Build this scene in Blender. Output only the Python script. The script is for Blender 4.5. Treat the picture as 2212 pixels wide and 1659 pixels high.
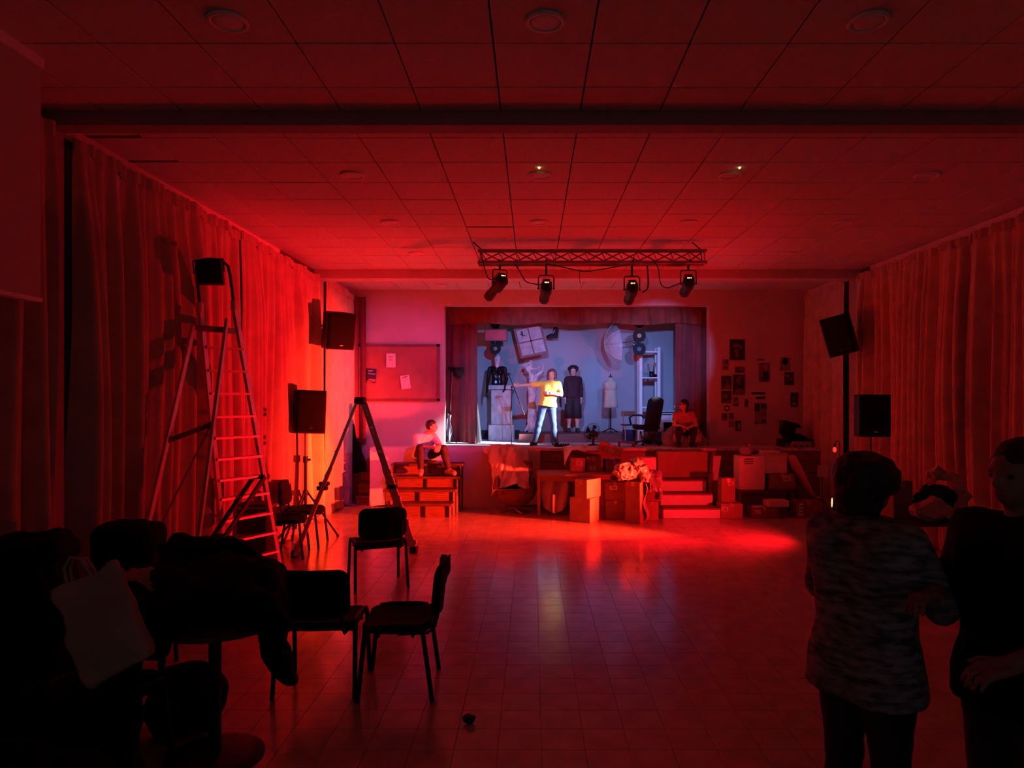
import bpy, math, random
import numpy as np
from mathutils import Vector, Matrix, noise as mnoise

random.seed(7)
SC = bpy.context.scene
COL = SC.collection
for _o in list(bpy.data.objects):
    bpy.data.objects.remove(_o)

# ------------------------------------------------------------------ camera
F, VX, VY, HC = 1500.0, 1150.0, 858.0, 1.93      # focal length in px, vanishing point, eye height
cam = bpy.data.cameras.new('camera')
cam.sensor_fit = 'HORIZONTAL'; cam.sensor_width = 36.0
cam.lens = 36.0 * F / 2212.0
cam.shift_x = -(VX - 1106.0) / 2212.0
cam.shift_y = (VY - 829.5) / 2212.0
cam.clip_start = 0.05; cam.clip_end = 60
camo = bpy.data.objects.new('camera', cam)
camo.location = (0, 0, HC); camo.rotation_euler = (math.pi / 2, 0, 0)
COL.objects.link(camo); SC.camera = camo

# ------------------------------------------------------------------ view and world
SC.view_settings.view_transform = 'Standard'
SC.view_settings.look = 'None'
SC.view_settings.gamma = 1.0
SC.view_settings.use_curve_mapping = False
SC.view_settings.exposure = 0.0
cy = getattr(SC, 'cycles', None)
if cy is not None:                       # light path depth, kept modest for render time
    cy.max_bounces = 5; cy.diffuse_bounces = 4; cy.glossy_bounces = 3; cy.transmission_bounces = 4; cy.transparent_max_bounces = 6
    cy.caustics_reflective = False; cy.caustics_refractive = False; cy.sample_clamp_indirect = 6.0
    cy.adaptive_threshold = 0.06; cy.use_light_tree = False
W = bpy.data.worlds.new('world'); SC.world = W
W.use_nodes = True
W.node_tree.nodes['Background'].inputs[0].default_value = (0.80, 0.74, 0.80, 1)
W.node_tree.nodes['Background'].inputs[1].default_value = 0.042  # added dim fill; the hall is left open behind the camera to admit it

RED = (1.0, 0.005, 0.012)
COOL = (0.17, 0.34, 1.0)

def spot(name, loc, target, energy, color, size, blend=0.5, radius=0.05):
    l = bpy.data.lights.new(name, 'SPOT')
    l.energy = energy; l.color = color; l.spot_size = math.radians(size)
    l.spot_blend = blend; l.shadow_soft_size = radius
    o = bpy.data.objects.new(name, l); COL.objects.link(o)
    o.location = loc
    o.rotation_euler = (Vector(target) - Vector(loc)).to_track_quat('-Z', 'Y').to_euler()
    return o

# lights of the place (their housings are built further down, at these same spots)
PAR_LOC = Vector((3.94, 9.10, 0.55)); PAR_AIM = Vector((-3.35, 11.2, 0.9))
PAR_O = PAR_LOC + (PAR_AIM - PAR_LOC).normalized() * 0.03
spot('floodlight_core', PAR_O, (-3.35, 11.30, 1.05), 16000, (1.0, 0.028, 0.010), 40, 1.0, 0.05)
spot('floodlight_hot', PAR_O, (-3.35, 10.80, 0.95), 8500, (1.0, 0.10, 0.006), 15, 1.0, 0.05)
spot('floodlight_beam', PAR_O, (-3.35, 9.60, 1.65), 3400, RED, 60, 1.0, 0.05)
spot('floodlight_spill', PAR_O, (-3.35, 11.2, 2.6), 580, RED, 150, 1.0, 0.05)
# truss lanterns: position, aim, energy, cone, colour
TRUSS_Y = 8.95
LANTERNS = [
    (-0.40, (-1.95, 13.3, 2.2), 115, 58, (0.50, 0.13, 1.0)),
    (0.18, (-0.15, 15.0, 1.95), 560, 42, COOL),
    (1.29, (1.45, 15.0, 1.95), 420, 42, COOL),
    (2.02, (2.55, 15.0, 2.45), 470, 33, COOL),
]
WING_LOC = Vector((4.92, 11.60, 2.86)); WING_AIM = Vector((0.72, 13.0, 1.78))   # side light on the right pilaster, behind the wall speaker

# ------------------------------------------------------------------ helpers
WM = {}
def px(x, y, Y):
    """the point at depth Y seen at pixel (x, y) of the 2212x1659 photograph"""
    return Vector(((x - VX) / F * Y, Y, HC - (y - VY) / F * Y))

def tag(o, label, cat, group=None):
    o['label'] = label; o['category'] = cat
    if group: o['group'] = group
    return o

def thing(name, label, cat, loc=(0, 0, 0), rz=0.0, group=None):
    o = bpy.data.objects.new(name, None); COL.objects.link(o)
    o.empty_display_size = 0.05
    o.location = loc; o.rotation_euler = (0, 0, rz)
    WM[o.name] = Matrix.Translation(Vector(loc)) @ Matrix.Rotation(rz, 4, 'Z')
    return tag(o, label, cat, group)

def rotz(a): return Matrix.Rotation(a, 3, 'Z')

class MB:
    def __init__(s): s.v = []; s.f = []
    def add(s, vs, fs):
        n = len(s.v); s.v += [Vector(p) for p in vs]; s.f += [tuple(i + n for i in f) for f in fs]; return s
    def box(s, c, size, R=None):
        c = Vector(c); hx, hy, hz = [a / 2 for a in size]
        vs = [Vector((x, y, z)) for x in (-hx, hx) for y in (-hy, hy) for z in (-hz, hz)]
        if R is not None: vs = [R @ v for v in vs]
        return s.add([v + c for v in vs], [(0, 1, 3, 2), (4, 6, 7, 5), (0, 4, 5, 1), (2, 3, 7, 6), (0, 2, 6, 4), (1, 5, 7, 3)])
    def span(s, a, b):
        a = Vector(a); b = Vector(b)
        return s.box((a + b) / 2, [abs(b[i] - a[i]) for i in range(3)])
    def cbox(s, c, size, r, R=None):
        """box with chamfered vertical edges and softened top/bottom"""
        c = Vector(c); hx, hy, hz = [a / 2 for a in size]; r = min(r, hx * .99, hy * .99, hz * .99)
        ring = [(hx - r, hy), (-hx + r, hy), (-hx, hy - r), (-hx, -hy + r), (-hx + r, -hy), (hx - r, -hy), (hx, -hy + r), (hx, hy - r)]
        vs = []
        for z, q in ((-hz, r * .7), (-hz + r * .7, 0), (hz - r * .7, 0), (hz, r * .7)):
            for x, y in ring:
                vs.append(Vector((x * (1 - q / hx), y * (1 - q / hy), z)))
        fs = [tuple(range(7, -1, -1)), tuple(range(24, 32))]
        for k in range(3):
            for i in range(8):
                j = (i + 1) % 8
                fs.append((k * 8 + i, k * 8 + j, k * 8 + 8 + j, k * 8 + 8 + i))
        if R is not None: vs = [R @ v for v in vs]
        return s.add([v + c for v in vs], fs)
    def tube(s, pts, r, n=8, cap=True, close=False):
        pts = [Vector(p) for p in pts]; m = len(pts)
        rs = r if isinstance(r, (list, tuple)) else [r] * m
        up = None; vs = []
        for i, p in enumerate(pts):
            if close: t = pts[(i + 1) % m] - pts[i - 1]
            else: t = pts[min(i + 1, m - 1)] - pts[max(i - 1, 0)]
            t = t.normalized() if t.length > 1e-9 else Vector((0, 0, 1))
            if up is None:
                up = Vector((0, 0, 1)) if abs(t.z) < .9 else Vector((1, 0, 0))
            a = up - t * up.dot(t)
            if a.length < 1e-6: a = t.orthogonal()
            a.normalize(); up = a; b = t.cross(a)
            for k in range(n):
                w = 2 * math.pi * k / n
                vs.append(p + (a * math.cos(w) + b * math.sin(w)) * rs[i])
        fs = []
        for i in range(m if close else m - 1):
            j = (i + 1) % m
            for k in range(n):
                l = (k + 1) % n
                fs.append((i * n + k, i * n + l, j * n + l, j * n + k))
        if cap and not close:
            fs.append(tuple(range(n - 1, -1, -1))); fs.append(tuple((m - 1) * n + k for k in range(n)))
        return s.add(vs, fs)
    def cyl(s, a, b, r, r2=None, n=16):
        return s.tube([a, b], [r, r if r2 is None else r2], n)
    def bar(s, a, b, w, h):
        """rectangular bar from a to b"""
        a = Vector(a); b = Vector(b); t = (b - a).normalized()
        u = Vector((0, 0, 1)) if abs(t.z) < .95 else Vector((0, 1, 0))
        x = t.cross(u).normalized(); y = x.cross(t)
        vs = [p + x * (i * w / 2) + y * (j * h / 2) for p in (a, b) for i, j in ((-1, -1), (1, -1), (1, 1), (-1, 1))]
        return s.add(vs, [(0, 1, 2, 3)[::-1], (4, 5, 6, 7), (0, 1, 5, 4), (1, 2, 6, 5), (2, 3, 7, 6), (3, 0, 4, 7)])
    def lathe(s, prof, c=(0, 0, 0), n=20, R=None):
        c = Vector(c); vs = []; m = len(prof)
        for r, z in prof:
            for k in range(n):
                w = 2 * math.pi * k / n
                v = Vector((r * math.cos(w), r * math.sin(w), z))
                vs.append((R @ v if R is not None else v) + c)
        fs = [(i * n + k, i * n + (k + 1) % n, (i + 1) * n + (k + 1) % n, (i + 1) * n + k) for i in range(m - 1) for k in range(n)]
        fs.append(tuple(range(n - 1, -1, -1))); fs.append(tuple((m - 1) * n + k for k in range(n)))
        return s.add(vs, fs)
    def prism(s, poly, o, u, v, t):
        """polygon (in u,v axes from o) extruded by vector t"""
        o = Vector(o); u = Vector(u); v = Vector(v); t = Vector(t); n = len(poly)
        a = [o + u * p[0] + v * p[1] for p in poly]
        fs = [tuple(range(n)), tuple(range(2 * n - 1, n - 1, -1))] + [(i, i + n, (i + 1) % n + n, (i + 1) % n) for i in range(n)]
        return s.add(a + [p + t for p in a], fs)
    def grid(s, fn, nu, nv, thick=0.0):
        vs = [Vector(fn(i / nu, j / nv)) for j in range(nv + 1) for i in range(nu + 1)]
        w = nu + 1
        fs = [(j * w + i, j * w + i + 1, (j + 1) * w + i + 1, (j + 1) * w + i) for j in range(nv) for i in range(nu)]
        if not thick: return s.add(vs, fs)
        nr = [Vector() for _ in vs]
        for f in fs:
            k = (vs[f[2]] - vs[f[0]]).cross(vs[f[3]] - vs[f[1]])
            for i in f: nr[i] += k
        N = len(vs); back = [v - (q.normalized() * thick if q.length > 1e-12 else Vector()) for v, q in zip(vs, nr)]
        fs2 = [tuple(i + N for i in f[::-1]) for f in fs]
        rim = [i for i in range(nu)] ; edge = []
        for i in range(nu): edge.append((i, i + 1)); edge.append((nv * w + i + 1, nv * w + i))
        for j in range(nv): edge.append(((j + 1) * w, j * w)); edge.append((j * w + nu, (j + 1) * w + nu))
        return s.add(vs + back, fs + fs2 + [(b, a, a + N, b + N) for a, b in edge])
    def sphere(s, c, r, n=12, m=8, R=None):
        r = r if isinstance(r, (tuple, list, Vector)) else (r, r, r)
        c = Vector(c); vs = []
        for i in range(1, m):
            th = math.pi * i / m
            for k in range(n):
                w = 2 * math.pi * k / n
                v = Vector((r[0] * math.sin(th) * math.cos(w), r[1] * math.sin(th) * math.sin(w), r[2] * math.cos(th)))
                vs.append((R @ v if R is not None else v) + c)
        T = Vector((0, 0, r[2]))
        vs += [(R @ T if R is not None else T) + c, (-(R @ T) if R is not None else -T) + c]
        a = len(vs) - 2; b = a + 1; fs = []
        for i in range(m - 2):
            for k in range(n):
                l = (k + 1) % n
                fs.append((i * n + k, (i + 1) * n + k, (i + 1) * n + l, i * n + l))
        for k in range(n):
            l = (k + 1) % n
            fs.append((a, k, l)); fs.append((b, (m - 2) * n + l, (m - 2) * n + k))
        return s.add(vs, fs)
    def crumple(s, amp, scale=6.0, seed=0.0):
        off = Vector((seed * 3.1, seed * 1.7, seed * 2.3))
        for i, v in enumerate(s.v):
            s.v[i] = v + mnoise.turbulence_vector(v * scale + off, 3, False) * amp
        return s
    def build(s, name, mat, parent=None, smooth=False, bevel=0.0, origin=None, label=None, kind=None):
        """link as one mesh object; coordinates are world coordinates"""
        me = bpy.data.meshes.new(name)
        if parent is not None:
            M = WM[parent.name]; inv = M.inverted(); vs = [inv @ v for v in s.v]
        else:
            if origin is None:
                xs = [v.x for v in s.v]; ys = [v.y for v in s.v]; zs = [v.z for v in s.v]
                origin = Vector(((min(xs) + max(xs)) / 2, (min(ys) + max(ys)) / 2, min(zs)))
            M = Matrix.Translation(Vector(origin)); vs = [v - Vector(origin) for v in s.v]
        me.from_pydata(vs, [], s.f); me.validate(); me.update()
        o = bpy.data.objects.new(name, me); COL.objects.link(o)
        WM[o.name] = M
        if parent is not None: o.parent = parent
        else: o.location = origin
        me.materials.append(mat if not isinstance(mat, str) else MT[mat])
        if smooth: me.polygons.foreach_set('use_smooth', [True] * len(me.polygons))
        if bevel:
            b = o.modifiers.new('edge', 'BEVEL'); b.width = bevel; b.segments = 2; b.limit_method = 'ANGLE'; b.angle_limit = 0.6
        if label: o['label'] = label
        if kind: o['kind'] = kind
        return o

def struct(o): o['kind'] = 'structure'; return o

def one(name, mb, mat, label, cat, group=None, **kw):
    return tag(mb.build(name, mat, **kw), label, cat, group)

def dup(root, loc, rz, label, group=None):
    r = root.copy(); COL.objects.link(r); r.location = loc; r.rotation_euler = (0, 0, rz); r['label'] = label
    if group: r['group'] = group
    WM[r.name] = Matrix.Translation(Vector(loc)) @ Matrix.Rotation(rz, 4, 'Z')
    for ch in list(root.children):
        c = ch.copy(); COL.objects.link(c); c.parent = r
        for g in ch.children:
            d = g.copy(); COL.objects.link(d); d.parent = c
    return r

# ------------------------------------------------------------------ implicit surfaces (organic shapes)
def cone(a, b, r0, r1=None, k=None): return ('c', Vector(a), Vector(b), r0, r0 if r1 is None else r1, k, False)
def ell(c, r, R=None, k=None, sub=False): return ('e', Vector(c), r, R, None, k, sub)
def rbox(c, h, r, R=None, k=None, sub=False): return ('b', Vector(c), h, R, r, k, sub)

def sdf(prims, h=0.012, k=0.02, clip=()):
    """smooth union of primitives -> MB with a closed quad surface (surface nets)"""
    lo = Vector((1e9,) * 3); hi = Vector((-1e9,) * 3); bbs = []
    for p in prims:
        if p[0] == 'c':
            pts = [(p[1], p[3]), (p[2], p[4])]
            a = Vector([min(q[i] - r for q, r in pts) for i in range(3)]); b = Vector([max(q[i] + r for q, r in pts) for i in range(3)])
        else:
            m = max(p[2]) if p[0] == 'e' else Vector(p[2]).length + p[4]
            if p[3] is None and p[0] == 'e': e = Vector(p[2])
            elif p[3] is None: e = Vector(p[2]) + Vector((p[4],) * 3)
            else: e = Vector((m,) * 3)
            a = p[1] - e; b = p[1] + e
        bbs.append((a, b))
        if not p[6]:
            lo = Vector([min(lo[i], a[i]) for i in range(3)]); hi = Vector([max(hi[i], b[i]) for i in range(3)])
    lo -= Vector((3 * h,) * 3); hi += Vector((3 * h,) * 3)
    n = [int(math.ceil((hi[i] - lo[i]) / h)) + 1 for i in range(3)]
    ax = [np.arange(n[i], dtype=np.float32) * h + lo[i] for i in range(3)]
    fld = np.full(n, 0.5, np.float32)
    for p, (a, b) in zip(prims, bbs):
        kk = k if p[5] is None else p[5]; mar = 3 * h + 2 * kk
        sl = []
        for i in range(3):
            i0 = max(0, int((a[i] - mar - lo[i]) / h)); i1 = min(n[i], int((b[i] + mar - lo[i]) / h) + 2); sl.append(slice(i0, i1))
        if any(q.stop <= q.start for q in sl): continue
        X = ax[0][sl[0]][:, None, None]; Y = ax[1][sl[1]][None, :, None]; Z = ax[2][sl[2]][None, None, :]
        if p[0] == 'c':
            d = p[2] - p[1]; L = max(d.length_squared, 1e-9)
            t = np.clip(((X - p[1].x) * d.x + (Y - p[1].y) * d.y + (Z - p[1].z) * d.z) / L, 0, 1)
            D = np.sqrt((X - p[1].x - t * d.x) ** 2 + (Y - p[1].y - t * d.y) ** 2 + (Z - p[1].z - t * d.z) ** 2) - (p[3] + t * (p[4] - p[3]))
        else:
            x = X - p[1].x; y = Y - p[1].y; z = Z - p[1].z
            if p[3] is not None:
                R = p[3]      # columns are local axes
                x, y, z = [R[0][i] * x + R[1][i] * y + R[2][i] * z for i in range(3)]
            if p[0] == 'e':
                r = p[2]; q = np.sqrt((x / r[0]) ** 2 + (y / r[1]) ** 2 + (z / r[2]) ** 2)
                g = np.sqrt((x / r[0] ** 2) ** 2 + (y / r[1] ** 2) ** 2 + (z / r[2] ** 2) ** 2) + 1e-6
                D = q * (q - 1) / g
            else:
                hh = p[2]; qx = np.abs(x) - hh[0]; qy = np.abs(y) - hh[1]; qz = np.abs(z) - hh[2]
                D = np.sqrt(np.maximum(qx, 0) ** 2 + np.maximum(qy, 0) ** 2 + np.maximum(qz, 0) ** 2) + np.minimum(np.maximum(qx, np.maximum(qy, qz)), 0) - p[4]
        f0 = fld[tuple(sl)]
        if p[6]: f1 = np.maximum(f0, -D)
        else:
            m = np.maximum(kk - np.abs(f0 - D), 0) / kk
            f1 = np.minimum(f0, D) - m * m * kk * 0.25
        fld[tuple(sl)] = f1
    for q, nn in clip:
        nn = Vector(nn).normalized()
        D = (ax[0][:, None, None] - q[0]) * nn.x + (ax[1][None, :, None] - q[1]) * nn.y + (ax[2][None, None, :] - q[2]) * nn.z
        fld = np.maximum(fld, D.astype(np.float32))
    fld[0] = fld[-1] = .5; fld[:, 0] = fld[:, -1] = .5; fld[:, :, 0] = fld[:, :, -1] = .5
    ins = fld < 0
    c = np.zeros([m - 1 for m in n], np.int8)
    for i in (0, 1):
        for j in (0, 1):
            for l in (0, 1):
                c += ins[i:n[0] - 1 + i, j:n[1] - 1 + j, l:n[2] - 1 + l]
    act = np.argwhere((c > 0) & (c < 8))
    idx = -np.ones([m - 1 for m in n], np.int64); idx[tuple(act.T)] = np.arange(len(act))
    S = np.zeros((len(act), 3)); C = np.zeros((len(act), 1))
    cor = [(i, j, l) for i in (0, 1) for j in (0, 1) for l in (0, 1)]
    for A in range(8):
        for B in range(A + 1, 8):
            if sum(abs(cor[A][q] - cor[B][q]) for q in range(3)) != 1: continue
            pa = act + cor[A]; pb = act + cor[B]
            fa = fld[tuple(pa.T)]; fb = fld[tuple(pb.T)]
            m = (fa < 0) != (fb < 0)
            t = np.where(m, fa / np.where(m, fa - fb, 1), 0)[:, None]
            S += np.where(m[:, None], pa + (pb - pa) * t, 0); C += m[:, None]
    V = S / np.maximum(C, 1) * h + np.array(lo)
    faces = []
    for d in range(3):
        sa = [slice(None)] * 3; sb = [slice(None)] * 3; sa[d] = slice(0, -1); sb[d] = slice(1, None)
        A = ins[tuple(sa)]; B = ins[tuple(sb)]
        e = np.argwhere(A != B)
        if not len(e): continue
        flip = A[tuple(e.T)]
        u = (d + 1) % 3; v = (d + 2) % 3
        q = []
        for du, dv in ((-1, -1), (0, -1), (0, 0), (-1, 0)):
            w = e.copy(); w[:, u] += du; w[:, v] += dv; q.append(idx[tuple(w.T)])
        q = np.stack(q, 1)
        faces.append(np.where(flip[:, None], q, q[:, ::-1]))
    mb = MB()
    mb.v = [Vector(p) for p in V.tolist()]
    mb.f = [tuple(f) for f in np.concatenate(faces).tolist()] if faces else []
    return mb

# ------------------------------------------------------------------ procedural materials
MT = {}
def M(name, col, rough=.6, metal=0.0, var=0.12, scale=8.0, bump=0.0, bscale=40.0, spec=.5, trans=0.0, emit=None, es=0.0, alpha=1.0, sheen=0.0, stretch=None, col2=None):
    m = bpy.data.materials.new(name); m.use_nodes = True
    nt = m.node_tree; b = nt.nodes['Principled BSDF']
    tc = nt.nodes.new('ShaderNodeTexCoord'); mp = nt.nodes.new('ShaderNodeMapping')
    if stretch: mp.inputs['Scale'].default_value = stretch
    nt.links.new(tc.outputs['Object'], mp.inputs['Vector'])
    nz = nt.nodes.new('ShaderNodeTexNoise'); nz.inputs['Scale'].default_value = scale; nz.inputs['Detail'].default_value = 2
    nt.links.new(mp.outputs[0], nz.inputs['Vector'])
    rp = nt.nodes.new('ShaderNodeValToRGB')
    c = Vector(col); lo = c * (1 - var) if col2 is None else Vector(col2); hi = c * (1 + var) if col2 is None else c
    rp.color_ramp.elements[0].position = .35; rp.color_ramp.elements[1].position = .65
    rp.color_ramp.elements[0].color = (*lo, 1); rp.color_ramp.elements[1].color = (*[min(1, q) for q in hi], 1)
    nt.links.new(nz.outputs['Fac'], rp.inputs['Fac']); nt.links.new(rp.outputs['Color'], b.inputs['Base Color'])
    b.inputs['Roughness'].default_value = rough; b.inputs['Metallic'].default_value = metal
    b.inputs['Specular IOR Level'].default_value = spec
    b.inputs['Transmission Weight'].default_value = trans; b.inputs['Alpha'].default_value = alpha
    b.inputs['Sheen Weight'].default_value = sheen
    if emit: b.inputs['Emission Color'].default_value = (*emit, 1); b.inputs['Emission Strength'].default_value = es
    if bump:
        n2 = nt.nodes.new('ShaderNodeTexNoise'); n2.inputs['Scale'].default_value = bscale; n2.inputs['Detail'].default_value = 1
        nt.links.new(mp.outputs[0], n2.inputs['Vector'])
        bp = nt.nodes.new('ShaderNodeBump'); bp.inputs['Strength'].default_value = bump; bp.inputs['Distance'].default_value = .01
        nt.links.new(n2.outputs['Fac'], bp.inputs['Height']); nt.links.new(bp.outputs[0], b.inputs['Normal'])
    if emit: m.cycles.emission_sampling = 'NONE'    # tiny lit lamps, too small to light anything
    MT[name] = m
    return m

M('floor_tile', (.46, .40, .35), .18, var=.10, scale=5, bump=.04, bscale=5, spec=.36)
M('grout', (.24, .20, .18), .6)
M('ceiling_tile', (.62, .56, .52), .85, var=.05, scale=30, bump=.15, bscale=120)
M('plenum', (.03, .03, .03), .9)
M('wall_paint', (.62, .52, .50), .75, var=.04, scale=3, bump=.05)
M('cornice', (.70, .60, .58), .6, var=.03)
M('shaded_beam_paint', (.34, .27, .25), .8, var=.05)  # darker than the wall paint: the near beam's shade is put into it
M('curtain', (.48, .37, .31), .9, var=.10, scale=4, bump=.25, bscale=260, spec=.2)
M('velvet', (.17, .022, .026), .8, var=.15, scale=5, bump=.2, bscale=200, sheen=.4)
M('valance_cloth', (.20, .035, .02), .8, var=.15, scale=5, bump=.2, bscale=200)
M('stage_wall', (.42, .40, .43), .8, var=.05, scale=1.5, bump=.04)
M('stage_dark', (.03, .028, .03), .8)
M('stage_board', (.62, .60, .60), .55, var=.25, scale=14, bump=.1)
M('stage_front', (.30, .17, .12), .6, var=.15, scale=6, stretch=(1, 8, 8))
M('black', (.010, .010, .011), .6, var=.2, spec=.35)
M('black_fabric', (.008, .007, .008), .95, spec=.2, var=.25, scale=20, bump=.2)
M('black_gloss', (.010, .010, .011), .25)
M('grille', (.008, .0075, .0075), .85, spec=.2, bump=.5, bscale=400)
M('aluminium', (.62, .60, .58), .35, .85, var=.08)
M('dull_alu', (.55, .42, .38), .45, .55, var=.10)
M('dark_alu', (.16, .14, .13), .42, .6, var=.15)
M('truss_alu', (.34, .28, .26), .5, .4, var=.08)
M('screen_cloth', (.46, .43, .42), .8, var=.03)
M('chrome', (.75, .75, .75), .18, 1.0, var=.02)
M('white_paint', (.80, .78, .76), .5, var=.04)
M('paper', (.80, .77, .72), .8, var=.04)
M('ink', (.03, .03, .035), .8)
M('ink_blue', (.03, .035, .10), .7)
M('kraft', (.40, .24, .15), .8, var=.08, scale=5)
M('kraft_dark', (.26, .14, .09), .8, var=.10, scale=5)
M('white_card', (.74, .70, .66), .75, var=.05)
M('tape', (.48, .30, .18), .3)
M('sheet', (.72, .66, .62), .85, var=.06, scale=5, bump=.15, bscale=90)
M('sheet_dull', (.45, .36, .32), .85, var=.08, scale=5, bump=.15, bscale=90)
M('plastic_film', (.45, .40, .38), .22, var=.05, spec=.7, bump=.1, bscale=30, trans=.15)
M('wood_brown', (.16, .065, .035), .55, var=.25, scale=6, stretch=(1, 1, 12))
M('wood_red', (.20, .05, .045), .55, var=.18, scale=5, stretch=(1, 6, 6))
M('wood_dark', (.07, .035, .025), .55, var=.2, scale=6)
M('board_brown', (.40, .15, .12), .75, var=.08, scale=3)
M('board_frame', (.22, .07, .06), .6)
M('marble', (.66, .60, .62), .5, var=.0, scale=5, col2=(.42, .36, .40), stretch=(3, 3, 1.2), bump=.05)
M('driftwood', (.74, .70, .72), .75, var=.0, col2=(.50, .45, .48), scale=9, bump=.6, bscale=24, stretch=(1.5, 1.5, .5))
M('plaster', (.75, .72, .74), .7, var=.08, bump=.2)
M('linen', (.62, .49, .38), .85, var=.06, bump=.2, bscale=150)
M('vinyl', (.006, .006, .007), .5, spec=.15)
M('label_orange', (.75, .26, .10), .7)
M('label_red', (.70, .14, .12), .7)
M('label_blue', (.10, .13, .22), .7)
M('sign_red', (.70, .05, .09), .55)
M('window_frame', (.20, .10, .10), .6)
M('window_paper', (.66, .64, .68), .8, var=.0, col2=(.46, .44, .50), scale=7, trans=.1)
M('blue_plastic', (.02, .035, .10), .35)
M('bottle_blue_lit', (.10, .26, .75), .12, trans=.5, spec=.7)  # blue of the stage light put into the bottle colour
M('clear_film', (.80, .86, .95), .12, trans=.75, spec=.7, bump=.2, bscale=25)
M('umbrella_film', (.75, .85, .95), .18, trans=.35, spec=.8, alpha=.55)
M('skin', (.55, .31, .22), .5, var=.06, scale=12)
M('skin_pale', (.62, .42, .34), .5, var=.06, scale=12)
M('skin_dark', (.30, .16, .11), .5, var=.06, scale=12)
M('hair_dark', (.018, .011, .009), .55, var=.3, scale=30, bump=.4, bscale=90, stretch=(1, 1, .3))
M('hair_red', (.16, .04, .03), .55, var=.3, scale=30, bump=.4, bscale=90)
M('shirt_yellow', (.78, .46, .05), .8, var=.06, bump=.1)
M('shirt_white', (.72, .66, .62), .8, var=.05, bump=.1)
M('top_pink', (.50, .24, .22), .8, var=.06, bump=.1)
M('denim', (.035, .06, .12), .8, var=.2, scale=20, bump=.15, bscale=150)
M('trousers_dark', (.020, .018, .020), .8, var=.2)
M('coat_maroon', (.030, .010, .018), .85, var=.2)
M('shoe_dark', (.02, .018, .02), .5)
M('shoe_brown', (.36, .20, .14), .6)
M('shirt_print', (.06, .06, .07), .8, var=.0, col2=(.33, .31, .35), scale=14, stretch=(1, 1, 3.2))
M('tote_canvas', (.42, .34, .29), .9, var=.08, scale=4, bump=.3, bscale=30)
M('lens_glow', (.9, .2, .1), .3, emit=(1.0, .10, .04), es=14)
M('led_orange', (.9, .4, .2), .4, emit=(1.0, .30, .10), es=9)
M('led_green', (.5, 1, .3), .4, emit=(.75, 1.0, .25), es=6)
M('bulb_glass', (.8, .2, .15), .15, trans=.3, emit=(1.0, .05, .04), es=.8)
M('lamp_diffuser', (.70, .68, .66), .5)
M('eye', (.02, .015, .012), .25)
M('lips', (.38, .14, .12), .5)
# ================================================================== the setting
XL, XR, YB, ZC = -3.55, 5.30, 13.10, 3.95        # room faces
YS, ZS = 12.27, 1.03                             # stage front edge and stage height
PX0, PX1, PZ1 = -1.66, 3.34, 3.66                # proscenium opening
YSB = 15.0                                       # stage back wall

fl = struct(MB().span((XL - .2, -2.0, -.12), (XR + .2, YSB + .2, -.006)).build('floor', 'grout'))
TS = 0.24
tile_me = None
cand = []
for i in range(int((XR - XL) / TS) + 1):
    for j in range(int(14.0 / TS)):
        x0 = XL + i * TS; y0 = -1.0 + j * TS
        if x0 + TS > XR + .01 or y0 + TS > 12.9: continue
        cx, cy = x0 + TS / 2, y0 + TS / 2
        u = VX + cx / max(cy, .1) * F; v = VY + HC / max(cy, .1) * F
        vis = cy > 3.5 and 590 < u < 1790 and v < 1670
        cand.append((0 if vis else 1, cy, cx))
cand.sort()
rest = MB(); base_tile = None
for k, (nv, cy, cx) in enumerate(cand):
    tilt = (random.gauss(0, .0016), random.gauss(0, .0016))
    if k < 300 and not nv:
        if base_tile is None:
            m = MB(); m.cbox((0, 0, -.003), (TS - .0028, TS - .0028, .006), .001)
            base_tile = m.build('tile', 'floor_tile', origin=(0, 0, 0))
            o = base_tile
        else:
            o = base_tile.copy(); COL.objects.link(o)
        o.location = (cx - fl.location.x, cy - fl.location.y, 0 - fl.location.z); o.rotation_euler = (tilt[0], tilt[1], random.choice((0, 1, 2, 3)) * math.pi / 2)
        o.parent = fl
    else:
        R = Matrix.Rotation(tilt[0], 3, 'X') @ Matrix.Rotation(tilt[1], 3, 'Y')
        rest.box((cx, cy, -.003), (TS - .0028, TS - .0028, .006), R)
rest.build('tile_field', 'floor_tile', parent=fl, kind='stuff')

struct(MB().span((XL - .2, -2.0, -.1), (XL, YB + .1, 4.2)).build('wall_left', 'wall_paint'))
struct(MB().span((XR, -2.0, -.1), (XR + .2, YB + .1, 4.2)).build('wall_right', 'wall_paint'))
wb = MB()
wb.span((XL, YB, -.0), (PX0, YB + .22, 4.0)).span((PX1, YB, -.0), (XR, YB + .22, 4.0)).span((PX0, YB, PZ1), (PX1, YB + .22, 4.0))
struct(wb.build('wall_back', 'wall_paint'))

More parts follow.
